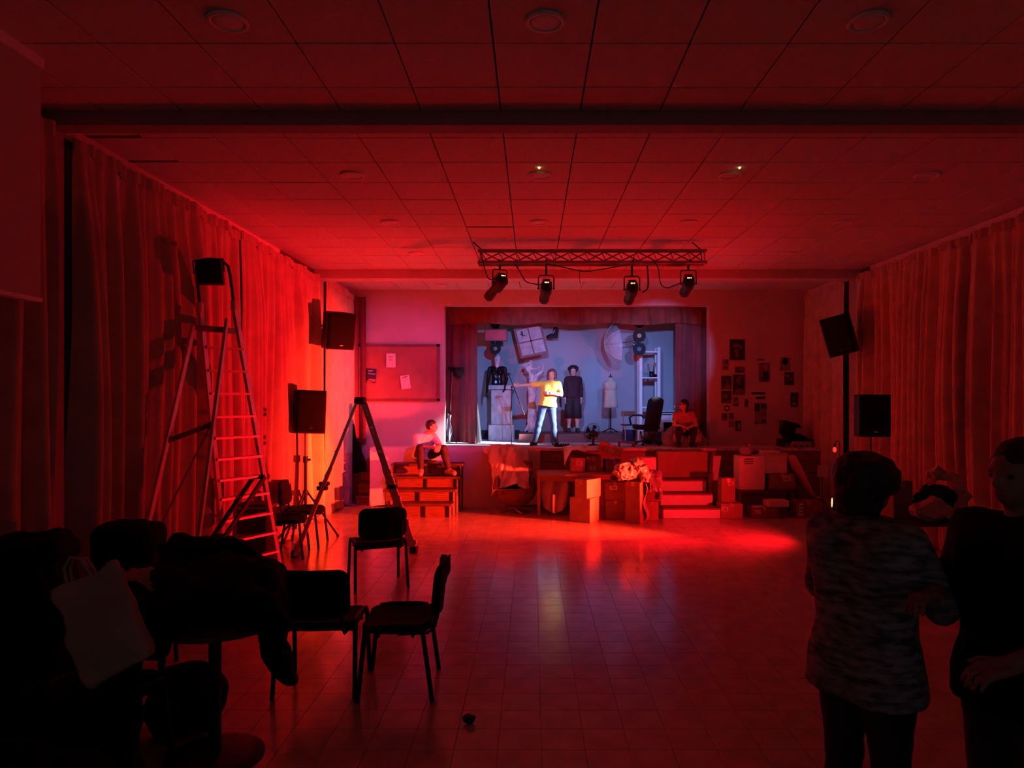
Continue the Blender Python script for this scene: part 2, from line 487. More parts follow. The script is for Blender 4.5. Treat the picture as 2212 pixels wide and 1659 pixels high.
ce = struct(MB().span((XL - .1, -2.0, ZC + .05), (XR + .1, YSB + .2, 4.25)).build('ceiling', 'plenum'))
TC = 0.563
rows = []
y = 4.53
while y > -1.0: rows.append((y - TC, y)); y -= TC
rows.append((4.53, 4.9))
y = 5.06; rows.append((5.06, 5.413)); y = 5.413
while y + TC < 11.0: rows.append((y, y + TC)); y += TC
rows.append((y, 11.0)); y = 11.3
rows += [(11.3, 11.64), (11.64, 12.205), (12.205, 12.77), (12.77, 13.1)]
cols = [-3.602 + TC * k for k in range(17)]
proto = {}
near = MB()
for (ya, yb) in rows:
    for c in cols:
        xa, xb = max(c, XL), min(c + TC, XR)
        if xb - xa < .03 or yb - ya < .03: continue
        gap0 = .0
        cx, cy = (xa + xb) / 2, (ya + yb) / 2
        if (5.2 < cy < 5.7 and -3.4 < cx < -2.8) or (8.5 < cy < 9.0 and -.8 < cx < -.25): gap0 = .045   # tiles pushed back, dark slot left open
        sx, sy = xb - xa - .010, yb - ya - .012 - gap0
        cy += -gap0 / 2 if cy < 6 else gap0 / 2
        if yb < 3.3:
            near.box((cx, cy, ZC + .011), (sx, sy, .022)); continue
        key = (round(sx, 3), round(sy, 3))
        if key not in proto:
            proto[key] = MB().cbox((0, 0, .011), (sx, sy, .022), .004).build('ceiling_tile', 'ceiling_tile', origin=(0, 0, 0)); o = proto[key]
        else:
            o = proto[key].copy(); COL.objects.link(o)
        o.parent = ce
        o.location = (cx - ce.location.x, cy - ce.location.y, ZC + random.uniform(-.001, .002) - ce.location.z)
        o.rotation_euler = (random.gauss(0, .0015), random.gauss(0, .0015), 0)
near.build('ceiling_tile_field', 'ceiling_tile', parent=ce, kind='stuff')

for a, b, d in ((4.9, 5.06, .10), (11.0, 11.3, .14)):
    struct(MB().span((XL, a, ZC - d), (XR, b, ZC + .06)).build('ceiling_beam', 'shaded_beam_paint' if a < 6 else 'wall_paint', bevel=.006))
for x0, x1 in ((XL, XL + .16), (XR - .16, XR)):
    struct(MB().span((x0, 11.0, 0), (x1, 11.28, ZC - .14)).build('wall_pilaster', 'shaded_beam_paint', bevel=.006))
struct(MB().span((XL, 4.9, 0), (XL + .14, 5.06, ZC - .10)).build('wall_pilaster', 'shaded_beam_paint', bevel=.006))
n = 0
for x0, x1, a, b, mt in ((XL, XL + .10, 5.07, 9.5, 'cornice'), (XL, XL + .10, 9.5, 10.99, 'wood_dark'), (XL, XL + .10, 11.3, 13.08, 'cornice'),
                     (XR - .10, XR, 5.07, 10.7, 'cornice'), (XR - .10, XR, 10.7, 10.99, 'wood_dark'), (XR - .10, XR, 11.3, 13.08, 'cornice'),
                     (XL, XL + .10, 0.5, 4.89, 'shaded_beam_paint'), (XR - .10, XR, 0.5, 4.89, 'shaded_beam_paint')):
    n += 1
    struct(MB().span((x0, a, ZC - .11), (x1, b, ZC - .001)).build('trim_%d' % n, mt, bevel=.004))

# ---- stage shell
struct(MB().span((-2.85, YS, ZS - .05), (XR - .02, YB - .001, ZS)).span((-2.4, YB - .001, ZS - .05), (4.15, YSB, ZS)).build('stage_floor', 'stage_board'))
sf = struct(MB().span((-2.83, YS + .05, 0.0), (XR - .02, YS + .09, ZS - .05)).build('stage_front_wall', 'wood_dark'))
for i in range(5):
    z0 = .005 + i * .195
    MB().cbox((1.225, YS + .036, z0 + .0945), (8.1, .028, .187), .006).build('board', 'stage_front', parent=sf)
struct(MB().span((-2.85, YS + .02, 0), (-2.82, YB, ZS - .05)).build('stage_side_wall', 'stage_front'))
struct(MB().span((-2.5, YSB, .9), (4.25, YSB + .15, 4.1)).build('wall_stage_back', 'stage_wall'))
struct(MB().span((-2.5, YB + .22, .9), (-2.4, YSB, 4.1)).build('wall_stage_left', 'stage_wall'))
struct(MB().span((3.62, YB + .9, .9), (3.72, YSB, 4.1)).build('wall_stage_right', 'stage_wall'))
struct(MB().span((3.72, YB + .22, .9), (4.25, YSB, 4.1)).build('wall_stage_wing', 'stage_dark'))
struct(MB().span((-2.4, YSB - .025, ZS), (-.27, YSB - .002, ZS + .19)).build('baseboard_stage', 'stage_dark'))
struct(MB().span((-.27, 13.8, ZS), (1.9, YSB - .001, ZS + .165)).build('stage_riser', 'wood_red', bevel=.008))

# ---- side steps on the left of the stage
t = thing('side_steps', 'brown wooden side steps squeezed between left curtain and stage', 'steps', (-3.12, 12.75, 0))
for i in range(3):
    MB().cbox((-3.02, 12.55 + i * .17, .13 + i * .2), (.31, .20, .03), .006).build('tread', 'wood_brown', parent=t)
    MB().span((-3.16, 12.47 + i * .17, i * .2), (-2.87, 12.49 + i * .17, .113 + i * .2)).build('riser', 'wood_brown', parent=t)

# ---- curtains
def pleats(seed, n=5):
    r = random.Random(seed)
    return [(r.uniform(7.5, 9.5), r.uniform(0, 6.28), 1.15), (r.uniform(10.5, 14), r.uniform(0, 6.28), .5)] + [(r.uniform(15, 24), r.uniform(0, 6.28), r.uniform(.25, .45)) for _ in range(2)] + [(r.uniform(1.2, 2.5), r.uniform(0, 6.28), .7)]

def curtain(name, label, a, b, z0, z1, mat, seed, amp=.13, head=.10, group=None, gather=0.0, nz=22, dens=70, cat='curtain', pull=None):
    """hanging pleated cloth from point a to point b (xy), z0..z1"""
    a = Vector((a[0], a[1], 0)); b = Vector((b[0], b[1], 0)); L = (b - a).length; d = (b - a) / L
    nrm = Vector((d.y, -d.x, 0)); P = pleats(seed); rr = random.Random(seed + 5)
    nu = max(24, int(L * dens))
    def body(u, v, thin=1.0):
        z = z1 + (z0 - z1) * v
        s = u * L
        w = s + .05 * math.sin(3.1 * s + seed) * v + .03 * math.sin(7 * s + 2 * seed) * v
        o = sum(q * (2 * abs(math.sin(f * 1.1 * w + p)) - 1.25) for f, p, q in P) / 2.0
        o += .8 * mnoise.noise(Vector((w * 1.6, v * 1.2, seed)))
        k = (.35 + .65 * min(1, v * 5)) * (.85 + .5 * v)
        uu = s
        if pull: uu = L / 2 + (s - L / 2) * pull(v)
        p = a + d * uu + nrm * (o * amp * k * thin)
        return (p.x, p.y, z + .02 * math.sin(5 * s + seed) * v)
    t = thing(name, label, cat, ((a.x + b.x) / 2, (a.y + b.y) / 2, z0), 0, group)
    m = MB().grid(body, nu, nz); m.build('cloth', mat, parent=t, smooth=True)
    if head:
        def hd(u, v):
            s = u * L
            o = .55 * math.sin(52 * s + seed) + .5 * math.sin(23 * s + 1.3 * seed) + .4 * math.sin(87 * s)
            x = body(u, 0)
            q = Vector((x[0], x[1], 0)) + nrm * (o * .018 + .012) * (1 if nrm.dot(Vector((1, 0, 0))) > -9 else 1)
            return (q.x, q.y, z1 + .015 * math.sin(9 * s + seed) - head * v + .012)
        MB().grid(hd, nu * 2, 4).build('heading_tape', mat, parent=t, smooth=True)
    return t

XC = XL + .185; XCR = XR - .185
zt = ZC - .12
curtain('curtain', 'dim pleated curtain nearest the camera on the left wall', (XC, 2.2), (XC, 4.86), .02, zt, 'curtain', 3, dens=60)
curtain('curtain', 'dark red-lit pleated curtain behind the tall stepladder on the left wall', (XC, 5.10), (XC, 7.95), .02, zt, 'curtain', 11, dens=80)
curtain('curtain', 'brightly red-lit pleated curtain behind the left stand speaker', (XC, 7.98), (XC, 10.96), .02, zt, 'curtain', 19, dens=90)
curtain('curtain', 'short pinkish-white lit curtain in the far left corner under the wall speaker', (XC + .02, 11.32), (XC + .02, 12.98), .02, zt, 'curtain', 23, amp=.05, dens=110)
curtain('curtain', 'narrow dark red curtain strip hanging at the left corner of the stage wall', (-3.36, 13.02), (-3.12, 13.02), 1.06, zt - .02, 'velvet', 29, amp=.04, head=0, dens=120)
curtain('curtain', 'short dark pleated curtain in the far right corner behind the wall speaker', (XCR - .02, 12.98), (XCR - .02, 11.32), .02, zt, 'curtain', 31, amp=.05, dens=100)
curtain('curtain', 'long pleated curtain along the right wall behind the right stand speaker', (XCR, 10.96), (XCR, 8.1), .02, zt, 'curtain', 37, dens=85)
curtain('curtain', 'dim pleated curtain nearest the camera on the right wall', (XCR, 8.06), (XCR, 4.6), .02, zt, 'curtain', 43, dens=60)

# stage curtains
curtain('stage_curtain', 'dark red velvet curtain drawn to the left side of the stage', (-1.72, 13.48), (-1.07, 13.48), ZS + .01, PZ1 + .02, 'velvet', 51, amp=.06, head=0, dens=150)
curtain('stage_curtain', 'dark red velvet curtain tied back at the right side of the stage', (2.78, 13.48), (3.42, 13.48), ZS + .01, PZ1 + .02, 'velvet', 57, amp=.05, head=0, dens=150)
curtain('stage_valance', 'short pleated dark red valance across the top of the stage opening', (PX0 - .02, 13.38), (PX1 + .02, 13.38), 3.34, PZ1 + .03, 'valance_cloth', 61, amp=.035, head=0, dens=60, nz=6, cat='valance')
# ================================================================== figures
STAND = dict(hipL=(-.09, 0, .90), hipR=(.09, 0, .90), kneeL=(-.10, -.015, .48), kneeR=(.10, -.015, .48),
             ankL=(-.10, .02, .085), ankR=(.10, .02, .085), toeL=(-.12, -.14, .035), toeR=(.12, -.14, .035),
             shL=(-.17, 0, 1.40), shR=(.17, 0, 1.40), elL=(-.22, .02, 1.12), elR=(.22, .02, 1.12),
             wrL=(-.235, -.04, .87), wrR=(.235, -.04, .87), neck=(0, .005, 1.45), head=(0, -.015, 1.585),
             face=(0, -1, 0), up=(0, 0, 1), hdL=(0, -.1, -1), hdR=(0, -.1, -1), pnL=(1, 0, 0), pnR=(-1, 0, 0), curl=.5)

def hand_prims(w, d, n, s, side, curl):
    d = d.normalized(); n = (n - d * n.dot(d)).normalized(); a = d.cross(n) * side
    R = Matrix((d.cross(n), d, n)).transposed()
    out = [rbox(w + d * .048 * s, (.030 * s, .040 * s, .007 * s), .007 * s, R, k=.012)]
    for i, (o, L) in enumerate(((.031, .072), (.011, .082), (-.010, .077), (-.029, .060))):
        p = w + d * .088 * s + a * o * s
        c1 = curl * .8; q = p + (d * math.cos(c1) + n * math.sin(c1) + a * o * 1.2) * L * .5 * s
        c2 = curl * 1.9; e = q + (d * math.cos(c2) + n * math.sin(c2)) * L * .5 * s
        out += [cone(p - d * .01 * s, q, .0095 * s, .0088 * s, k=.006), cone(q, e, .0088 * s, .0075 * s, k=.004)]
    b = w + d * .030 * s + a * .030 * s
    m = b + (d * .55 + a * .75 + n * .25).normalized() * .038 * s
    out += [cone(b, m, .013 * s, .011 * s, k=.008), cone(m, m + (d * .85 + a * .3 + n * .35).normalized() * .030 * s, .0105 * s, .008 * s, k=.004)]
    return out

def figure(label, base, s, yaw, J, skin, hair, hair_mat, top, top_mat, bottom, bottom_mat, shoe_mat, girth=1.0, hem=None, extra=None, h=.009, cat='person'):
    D = dict(STAND); D.update(J); Rz = rotz(yaw); base = Vector(base)
    def T(p): return base + Rz @ (Vector(p) * s)
    def V(p): return (Rz @ Vector(p)).normalized()
    j = {k: T(v) for k, v in D.items() if k[:2] in ('hi', 'kn', 'an', 'to', 'sh', 'el', 'wr', 'ne', 'he')}
    f = V(D['face']); up0 = V(D['up']); r = f.cross(up0).normalized(); u = r.cross(f); R = Matrix((r, f, u)).transposed()
    hc = j['head']; g = girth
    pel = (j['hipL'] + j['hipR']) / 2; shc = (j['shL'] + j['shR']) / 2
    sd = (j['shR'] - j['shL']).normalized(); hd = (j['hipR'] - j['hipL']).normalized()
    sp = (shc - pel); chL = shc - sd * .085 * s - sp * .20; chR = shc + sd * .085 * s - sp * .20
    waL = pel - hd * .055 * s + sp * .28; waR = pel + hd * .055 * s + sp * .28
    def torso(o=0.0):
        return [cone(chL, waL, (.105 * g + o) * s, (.088 * g + o) * s, k=.05), cone(chR, waR, (.105 * g + o) * s, (.088 * g + o) * s, k=.05),
                cone(waL, pel - hd * .055 * s, (.088 * g + o) * s, (.100 * g + o) * s, k=.05), cone(waR, pel + hd * .055 * s, (.088 * g + o) * s, (.100 * g + o) * s, k=.05),
                cone(j['neck'] - sp.normalized() * .065 * s, j['shL'] + sd * .02 * s - sp.normalized() * .035 * s, (.055 + o) * s, (.048 + o) * s, k=.04), cone(j['neck'] - sp.normalized() * .065 * s, j['shR'] - sd * .02 * s - sp.normalized() * .035 * s, (.055 + o) * s, (.048 + o) * s, k=.04)]
    def arm(S, o=0.0, upto=2.0):
        a, b, c = j['sh' + S], j['el' + S], j['wr' + S]; out = []
        e = b if upto >= 1 else a + (b - a) * upto
        a = a - sp.normalized() * .025 * s; out.append(cone(a, e, (.050 * g + o) * s, (.041 + o * 1.1) * s, k=.03))
        if upto > 1:
            q = b + (c - b) * (upto - 1); out.append(cone(b, q, (.041 + o) * s, (.030 + (2 - upto) * .008 + o) * s, k=.02))
        return out
    def leg(S, o=0.0, upto=2.0, flare=0.0):
        a, b, c = j['hip' + S], j['knee' + S], j['ank' + S]; out = []
        e = b if upto >= 1 else a + (b - a) * upto
        out.append(cone(a, e, (.088 * g + o) * s, (.056 + o + flare) * s, k=.04))
        if upto > 1:
            q = b + (c - b) * (upto - 1); mid = b + (q - b) * .35
            out += [cone(b, mid, (.055 + o + flare) * s, (.055 + o + flare) * s, k=.03), cone(mid, q, (.055 + o + flare) * s, (.038 + o + flare) * s, k=.03)]
        return out
    def foot(S, o=0.0):
        a, t = j['ank' + S], j['toe' + S]; heel = a + (a - t) * .25; heel.z = t.z + .004 * s
        return [cone(a, heel, (.036 + o) * s, (.034 + o) * s, k=.02), cone(heel, t, (.034 + o) * s, (.032 + o) * s, k=.02), cone(a, t, (.034 + o) * s, (.026 + o) * s, k=.03)]
    head = [ell(hc + u * .012 * s, (.073 * s, .092 * s, .098 * s), R, k=.02), ell(hc + f * .028 * s - u * .052 * s, (.050 * s, .060 * s, .056 * s), R, k=.03),
            cone(hc + f * .086 * s + u * .008 * s, hc + f * .104 * s - u * .022 * s, .008 * s, .013 * s, k=.012),
            cone(hc + f * .082 * s - r * .035 * s + u * .022 * s, hc + f * .082 * s + r * .035 * s + u * .022 * s, .009 * s, k=.015),
            ell(hc + r * .076 * s - u * .012 * s, (.010 * s, .020 * s, .030 * s), R, k=.008), ell(hc - r * .076 * s - u * .012 * s, (.010 * s, .020 * s, .030 * s), R, k=.008),
            cone(j['neck'] - sp.normalized() * .03 * s, hc - u * .05 * s - f * .012 * s, .054 * s, .050 * s, k=.025)]
    pr = torso(-.012) + arm('L') + arm('R') + leg('L') + leg('R') + foot('L') + foot('R') + head
    for S, sg in (('L', 1), ('R', -1)):
        pr += hand_prims(j['wr' + S], V(D['hd' + S]), V(D['pn' + S]), s, sg, D['curl'])
    body = sdf(pr, h * s, .02).build('person', skin, smooth=True, origin=base)
    tag(body, label, cat)
    # clothing
    if top:
        q = torso(.014) + arm('L', .016, top) + arm('R', .016, top)
        cl = ()
        if hem is not None:
            hp = pel + (pel - shc).normalized() * hem * s
            q += [cone(pel - hd * .06 * s, hp - hd * .07 * s, (.112 * g + .016) * s, (.118 * g + .018) * s, k=.05), cone(pel + hd * .06 * s, hp + hd * .07 * s, (.112 * g + .016) * s, (.118 * g + .018) * s, k=.05)]
            cl = ((hp, (pel - shc)),)
        m = sdf(q, .0105 * s, .03, cl); m.crumple(.006 * s, 9, s); m.build('shirt', top_mat, parent=body, smooth=True)
    q = torso(.004)[2:4] + leg('L', .012, min(bottom, 2), .02 if bottom == 1.45 else 0) + leg('R', .012, min(bottom, 2), .02 if bottom == 1.45 else 0)
    m = sdf(q, .0105 * s, .03); m.crumple(.005 * s, 9, s + 2); m.build('trousers', bottom_mat, parent=body, smooth=True)
    for S in 'LR':
        sdf(foot(S, .010), .0105 * s, .02).build('shoe', shoe_mat, parent=body, smooth=True)
    # face
    for sg in (-1, 1):
        MB().sphere(hc + f * .079 * s + r * sg * .033 * s + u * .002 * s, (.0125 * s, .009 * s, .0075 * s), 8, 6, R).build('eye', 'eye', parent=body, smooth=True)
    MB().sphere(hc + f * .082 * s - u * .056 * s, (.024 * s, .010 * s, .008 * s), 10, 6, R).build('mouth', 'lips', parent=body, smooth=True)
    # hair
    H = [ell(hc - f * .014 * s + u * .022 * s, (.086 * s, .100 * s, .102 * s), R, k=.02)]
    cut = [rbox(hc + f * .10 * s - u * .075 * s, (.10 * s, .058 * s, .105 * s), .01 * s, R, sub=True), rbox(hc - u * .16 * s, (.2 * s, .2 * s, .10 * s), .0, R, sub=True)]
    amp = .006
    if hair == 'curly':
        H += [ell(hc - f * .015 * s + u * .045 * s, (.130 * s, .125 * s, .095 * s), R, k=.02), ell(hc + f * .05 * s + u * .07 * s, (.10 * s, .06 * s, .045 * s), R, k=.02)]; amp = .024
        cut = [rbox(hc + f * .115 * s - u * .085 * s, (.062 * s, .075 * s, .115 * s), .01 * s, R, sub=True), rbox(hc - u * .13 * s, (.2 * s, .2 * s, .08 * s), .0, R, sub=True)]
    if hair == 'bushy':
        H += [ell(hc - f * .025 * s + u * .03 * s, (.125 * s, .132 * s, .105 * s), R, k=.02), ell(hc - f * .055 * s - u * .05 * s, (.095 * s, .085 * s, .10 * s), R, k=.03)]; amp = .016
        cut = [rbox(hc + f * .12 * s - u * .08 * s, (.085 * s, .07 * s, .10 * s), .01 * s, R, sub=True), rbox(hc - u * .20 * s, (.2 * s, .2 * s, .08 * s), .0, R, sub=True)]
    if hair == 'bob':
        H += [ell(hc - f * .02 * s + u * .02 * s, (.105 * s, .108 * s, .108 * s), R, k=.02), cone(hc + r * .075 * s - f * .02 * s, hc + r * .095 * s - u * .09 * s, .042 * s, .034 * s, k=.03), cone(hc - r * .075 * s - f * .02 * s, hc - r * .088 * s - u * .07 * s - f * .01 * s, .042 * s, .032 * s, k=.03), cone(hc - f * .06 * s, hc - f * .07 * s - u * .09 * s, .06 * s, .05 * s, k=.03)]; amp = .012
        cut = [rbox(hc + f * .105 * s - u * .075 * s, (.058 * s, .065 * s, .105 * s), .01 * s, R, sub=True)]
    if hair == 'long':
        H += [cone(hc - f * .05 * s + r * .02 * s, hc - f * .07 * s - u * .30 * s, .07 * s, .045 * s, k=.04), cone(hc + r * .06 * s - f * .02 * s, hc + r * .07 * s + f * .01 * s - u * .30 * s, .035 * s, .035 * s, k=.03)]; amp = .008
        cut = [rbox(hc + f * .115 * s - u * .085 * s, (.072 * s, .065 * s, .105 * s), .01 * s, R, sub=True)]
    m = sdf(H + cut, .0095 * s, .02); m.crumple(amp * s, 14 if amp > .01 else 30, s); m.build('hair', hair_mat, parent=body, smooth=True)
    if extra: extra(body, dict(hc=hc, f=f, u=u, r=r, s=s, j=j, T=T))
    return body
# ---- people on the stage
def laces(body, q):
    pass
a0 = px(1176, 962, 12.98)
figure('person in yellow t-shirt and jeans stretching one arm towards the microphone stand', (a0.x, 12.98, ZS), .84, 0,
       dict(hipL=(-.025, 0, .885), hipR=(.155, 0, .885), kneeL=(-.125, -.05, .47), kneeR=(.20, -.03, .47), ankL=(-.215, 0, .085), ankR=(.225, 0, .085),
            toeL=(-.28, -.14, .036), toeR=(.27, -.15, .036), shL=(-.035, 0, 1.385), shR=(.31, .01, 1.385), elL=(-.31, -.05, 1.345), wrL=(-.555, -.09, 1.33),
            elR=(.365, -.09, 1.13), wrR=(.135, -.22, 1.16), neck=(.145, 0, 1.44), head=(.165, -.02, 1.58), face=(-.25, -1, -.05),
            hdL=(-1, -.1, .05), hdR=(-1, -.05, .02), pnL=(0, -.9, .4), pnR=(0, 1, -.2), curl=.35),
       'skin', 'bob', 'hair_red', .85, 'shirt_yellow', 2.0, 'denim', 'shoe_dark', girth=1.12, hem=.02)

g0 = px(1238, 933, 14.5)
def culottes(body, q):
    m = MB(); s = q['s']; j = q['j']
    for S in 'LR':
        a = j['hip' + S]; b = j['knee' + S]
        m.lathe([(.10 * s, 0), (.115 * s, -.25 * s), (.125 * s, -.56 * s), (.118 * s, -.56 * s), (.09 * s, -.2 * s)], (a.x + (b.x - a.x) * .5, a.y, a.z + .02), 18)
    m.build('culottes', 'trousers_dark', parent=body, smooth=True)
figure('person in dark long-sleeved top and black culottes against the stage back wall', (g0.x, 14.5, ZS + .165), .815, 0,
       dict(shL=(-.16, 0, 1.39), shR=(.16, 0, 1.39), elL=(-.20, .02, 1.11), elR=(.20, .02, 1.11), wrL=(-.205, -.03, .86), wrR=(.205, -.03, .86), ankL=(-.11, .02, .085), ankR=(.11, .02, .085), kneeL=(-.105, -.01, .48), kneeR=(.105, -.01, .48)),
       'skin_pale', 'curly', 'hair_dark', 2.0, 'coat_maroon', .9, 'trousers_dark', 'shoe_dark', hem=.0, extra=culottes)

b0 = px(930, 1000, 12.02)
def phone_glow(body, q): pass
figure('man in a pale t-shirt sitting hunched on the black steps left of the stage', (b0.x, 12.02, .81), .96, 0,
       dict(hipL=(-.21, .02, .105), hipR=(-.06, .06, .105), kneeL=(-.13, -.36, .275), kneeR=(.27, -.26, .255), ankL=(-.13, -.30, -.115), ankR=(.36, -.27, -.115),
            toeL=(-.11, -.43, -.165), toeR=(.47, -.36, -.165), shL=(-.22, -.16, .47), shR=(.055, -.02, .485), elL=(-.19, -.28, .29), wrL=(.10, -.40, .29),
            elR=(.18, -.17, .32), wrR=(.20, -.37, .285), neck=(-.07, -.10, .53), head=(.045, -.14, .645), face=(1, -.15, 0), up=(.12, 0, 1),
            hdL=(.8, -.3, -.15), hdR=(-.1, -.8, -.2), pnL=(-.2, .5, -.7), pnR=(-.6, .3, -.6), curl=.9),
       'skin', 'short', 'hair_dark', .9, 'shirt_white', 2.0, 'trousers_dark', 'shoe_brown', hem=.02)

c0 = px(1478, 964, 12.72)
def glasses(body, q):
    hc, f, u, r, s = q['hc'], q['f'], q['u'], q['r'], q['s']; m = MB()
    for sg in (-1, 1):
        c = hc + f * .098 * s + r * sg * .034 * s + u * .004 * s
        m.tube([c + (r * math.cos(w) + u * math.sin(w) * .8) * .027 * s for w in [k * math.pi / 6 for k in range(12)]], .004 * s, 6, close=True)
        m.cyl(c + r * sg * .026 * s, hc + r * sg * .078 * s + u * .006 * s, .0035 * s, n=6)
    m.build('glasses', 'black', parent=body)
figure('woman in pink top and dark trousers sitting at the right of the stage', (c0.x, 12.72, ZS), .84, 0,
       dict(hipL=(-.09, .10, .33), hipR=(.09, .10, .33), kneeL=(-.16, -.24, .37), kneeR=(.15, -.24, .37), ankL=(-.17, -.20, .085), ankR=(.13, -.20, .085),
            toeL=(-.18, -.33, .036), toeR=(.15, -.33, .036), shL=(-.18, .0, .72), shR=(.18, .03, .72), elL=(-.23, -.06, .47), elR=(.25, -.04, .47),
            wrL=(-.08, -.24, .445), wrR=(.09, -.24, .445), neck=(0, .0, .78), head=(-.02, -.03, .91), face=(-1, -.28, .05),
            hdL=(.7, -.6, -.15), hdR=(-.7, -.6, -.15), pnL=(0, 0, -1), pnR=(0, 0, -1), curl=.5),
       'skin_pale', 'long', 'hair_dark', .55, 'top_pink', 2.0, 'trousers_dark', 'shoe_dark', girth=.95, hem=.0, extra=glasses)
# ---- two people talking close to the camera on the right
figure('man in grey patterned shirt with bushy hair seen from behind, right foreground', (1.33, 2.78, 0), 1.0, math.radians(122),
       dict(elL=(-.25, -.10, 1.13), wrL=(-.17, -.33, 1.20), elR=(.24, -.06, 1.12), wrR=(.14, -.30, 1.16), hdL=(.15, -1, .05), hdR=(-.1, -1, .1), pnL=(0, 0, -1), pnR=(-.3, 0, -1), curl=.5, head=(0, -.03, 1.575), face=(-.10, -1, -.08)),
       'skin_dark', 'bushy', 'hair_dark', 1.25, 'shirt_print', 2.0, 'trousers_dark', 'shoe_dark', girth=1.26, hem=.14, h=.008)
figure('person all in black facing left at the right edge of the picture', (1.74, 2.47, 0), 1.045, math.radians(-72),
       dict(elL=(-.24, -.06, 1.13), wrL=(-.14, -.23, 1.16), elR=(.24, -.04, 1.11), wrR=(.15, -.25, 1.02), hdL=(.2, -1, .0), hdR=(-.1, -1, -.1), pnL=(.2, 0, -1), pnR=(-.3, 0, -1), curl=.6, face=(0, -1, -.06)),
       'skin_dark', 'short', 'hair_dark', 1.3, 'black_fabric', 2.0, 'trousers_dark', 'shoe_dark', girth=1.22, hem=.10, h=.008)
# ================================================================== things on the stage
ZTOP = 4.0
def string(m, p, z=ZTOP, r=.0025): m.cyl(p, (p[0], p[1], z), r, n=5); return m

def record(label, p, r, lab, yaw=0.0, top=None):
    t = thing('vinyl_record', label, 'record', (p.x, p.y, p.z - r), 0, 'records hanging over the stage')
    R = rotz(yaw) @ Matrix.Rotation(math.pi / 2, 3, 'X')
    MB().lathe([(.004, -.0015), (r * .97, -.0022), (r, 0), (r * .97, .0022), (r * .90, .0015), (r * .36, .0015)], p, 32, R).build('disc', 'vinyl', parent=t)
    MB().lathe([(.004, -.003), (r * .34, -.003), (r * .34, .003), (.004, .003)], p, 24, R).build('paper_label', lab, parent=t)
    string(MB(), (p.x, p.y + .006, p.z + r * .9), top or ZTOP).build('string', 'white_paint', parent=t)
record('vinyl record turned edgeways above the red sign', px(1070, 700, 14.2), .115, 'ink', .75)
record('vinyl record half hidden behind the red sign', px(1070, 733, 14.25), .115, 'label_red')
record('vinyl record hanging just below the red sign over the mannequin head', px(1070, 753, 14.2), .115, 'label_red')
record('topmost vinyl record of the right column, partly behind the valance', px(1381, 694, 13.9), .13, 'label_red')
record('middle vinyl record of the right column with an orange label', px(1381, 725, 13.9), .13, 'label_orange')
record('lowest vinyl record of the right column with a dark label', px(1381, 754, 13.9), .13, 'label_blue')

a, b = px(1048, 736, 14.1), px(1095, 712, 14.1)
t = thing('hanging_sign', 'red rectangular sign in a dark frame hanging over the mannequin', 'sign', ((a.x + b.x) / 2, 14.1, a.z))
MB().span((a.x, 14.09, a.z), (b.x, 14.105, b.z)).build('panel', 'sign_red', parent=t)
m = MB()
for x0, x1, z0, z1 in ((a.x - .012, a.x + .006, a.z - .012, b.z + .012), (b.x - .006, b.x + .012, a.z - .012, b.z + .012), (a.x, b.x, a.z - .012, a.z + .006), (a.x, b.x, b.z - .006, b.z + .012)):
    m.span((x0, 14.075, z0), (x1, 14.11, z1))
m.build('frame', 'wood_dark', parent=t)
for x in (a.x + .06, b.x - .06): string(MB(), (x, 14.1, b.z)).build('string', 'white_paint', parent=t)

# tilted window frame
c = [px(x, y, 14.3) for x, y in ((1109, 711), (1169, 697), (1185, 762), (1125, 775))]
o = c[3]; ux = (c[2] - c[3]); uy = (c[0] - c[3]); Lx, Ly = ux.length, uy.length; ux.normalize(); uy.normalize(); nz_ = Vector((0, 1, 0))
t = thing('hanging_window', 'tilted four-pane wooden window frame hanging against the stage wall', 'window frame', (o.x, 14.3, o.z))
def bar_uv(u0, u1, v0, v1, d0=-.02, d1=.02): return MB().prism([(u0, v0), (u1, v0), (u1, v1), (u0, v1)], o + nz_ * d0, ux, uy, nz_ * (d1 - d0))
w = .045
for q in ((0, Lx, 0, w), (0, Lx, Ly - w, Ly), (0, w, w, Ly - w), (Lx - w, Lx, w, Ly - w)): bar_uv(*q).build('frame_bar', 'window_frame', parent=t)
bar_uv(Lx / 2 - .014, Lx / 2 + .014, w, Ly - w, -.012, .012).build('muntin', 'window_frame', parent=t)
bar_uv(w, Lx - w, Ly / 2 - .014, Ly / 2 + .014, -.012, .012).build('muntin', 'window_frame', parent=t)
for i in (0, 1):
    for k in (0, 1):
        u0, u1 = (w, Lx / 2 - .014) if i == 0 else (Lx / 2 + .014, Lx - w); v0, v1 = (w, Ly / 2 - .014) if k == 0 else (Ly / 2 + .014, Ly - w)
        pn = bar_uv(u0, u1, v0, v1, -.002, .004).build('pane', 'window_paper', parent=t)
        if i == 0 and k == 1:
            fig = [(0, .6), (-.1, .9), (.05, 1), (.12, .86), (.3, .95), (.18, .72), (.16, .5), (.45, .45), (.4, .2), (.33, .38), (.1, .36), (-.05, .1), (-.3, -.05), (-.05, .2), (-.02, .45), (-.3, .62), (-.34, .7), (-.05, .66)]
            q = Vector(((u0 + u1) / 2 - .02, (v0 + v1) / 2 - .07, 0))
            MB().prism([(q.x + fx * .14, q.y + fy * .17) for fx, fy in fig], o + nz_ * -.008, ux, uy, nz_ * .005).build('dancer_silhouette', 'ink', parent=pn)
for k in (.25, .85): string(MB(), o + ux * Lx * k + uy * Ly).build('string', 'white_paint', parent=t)

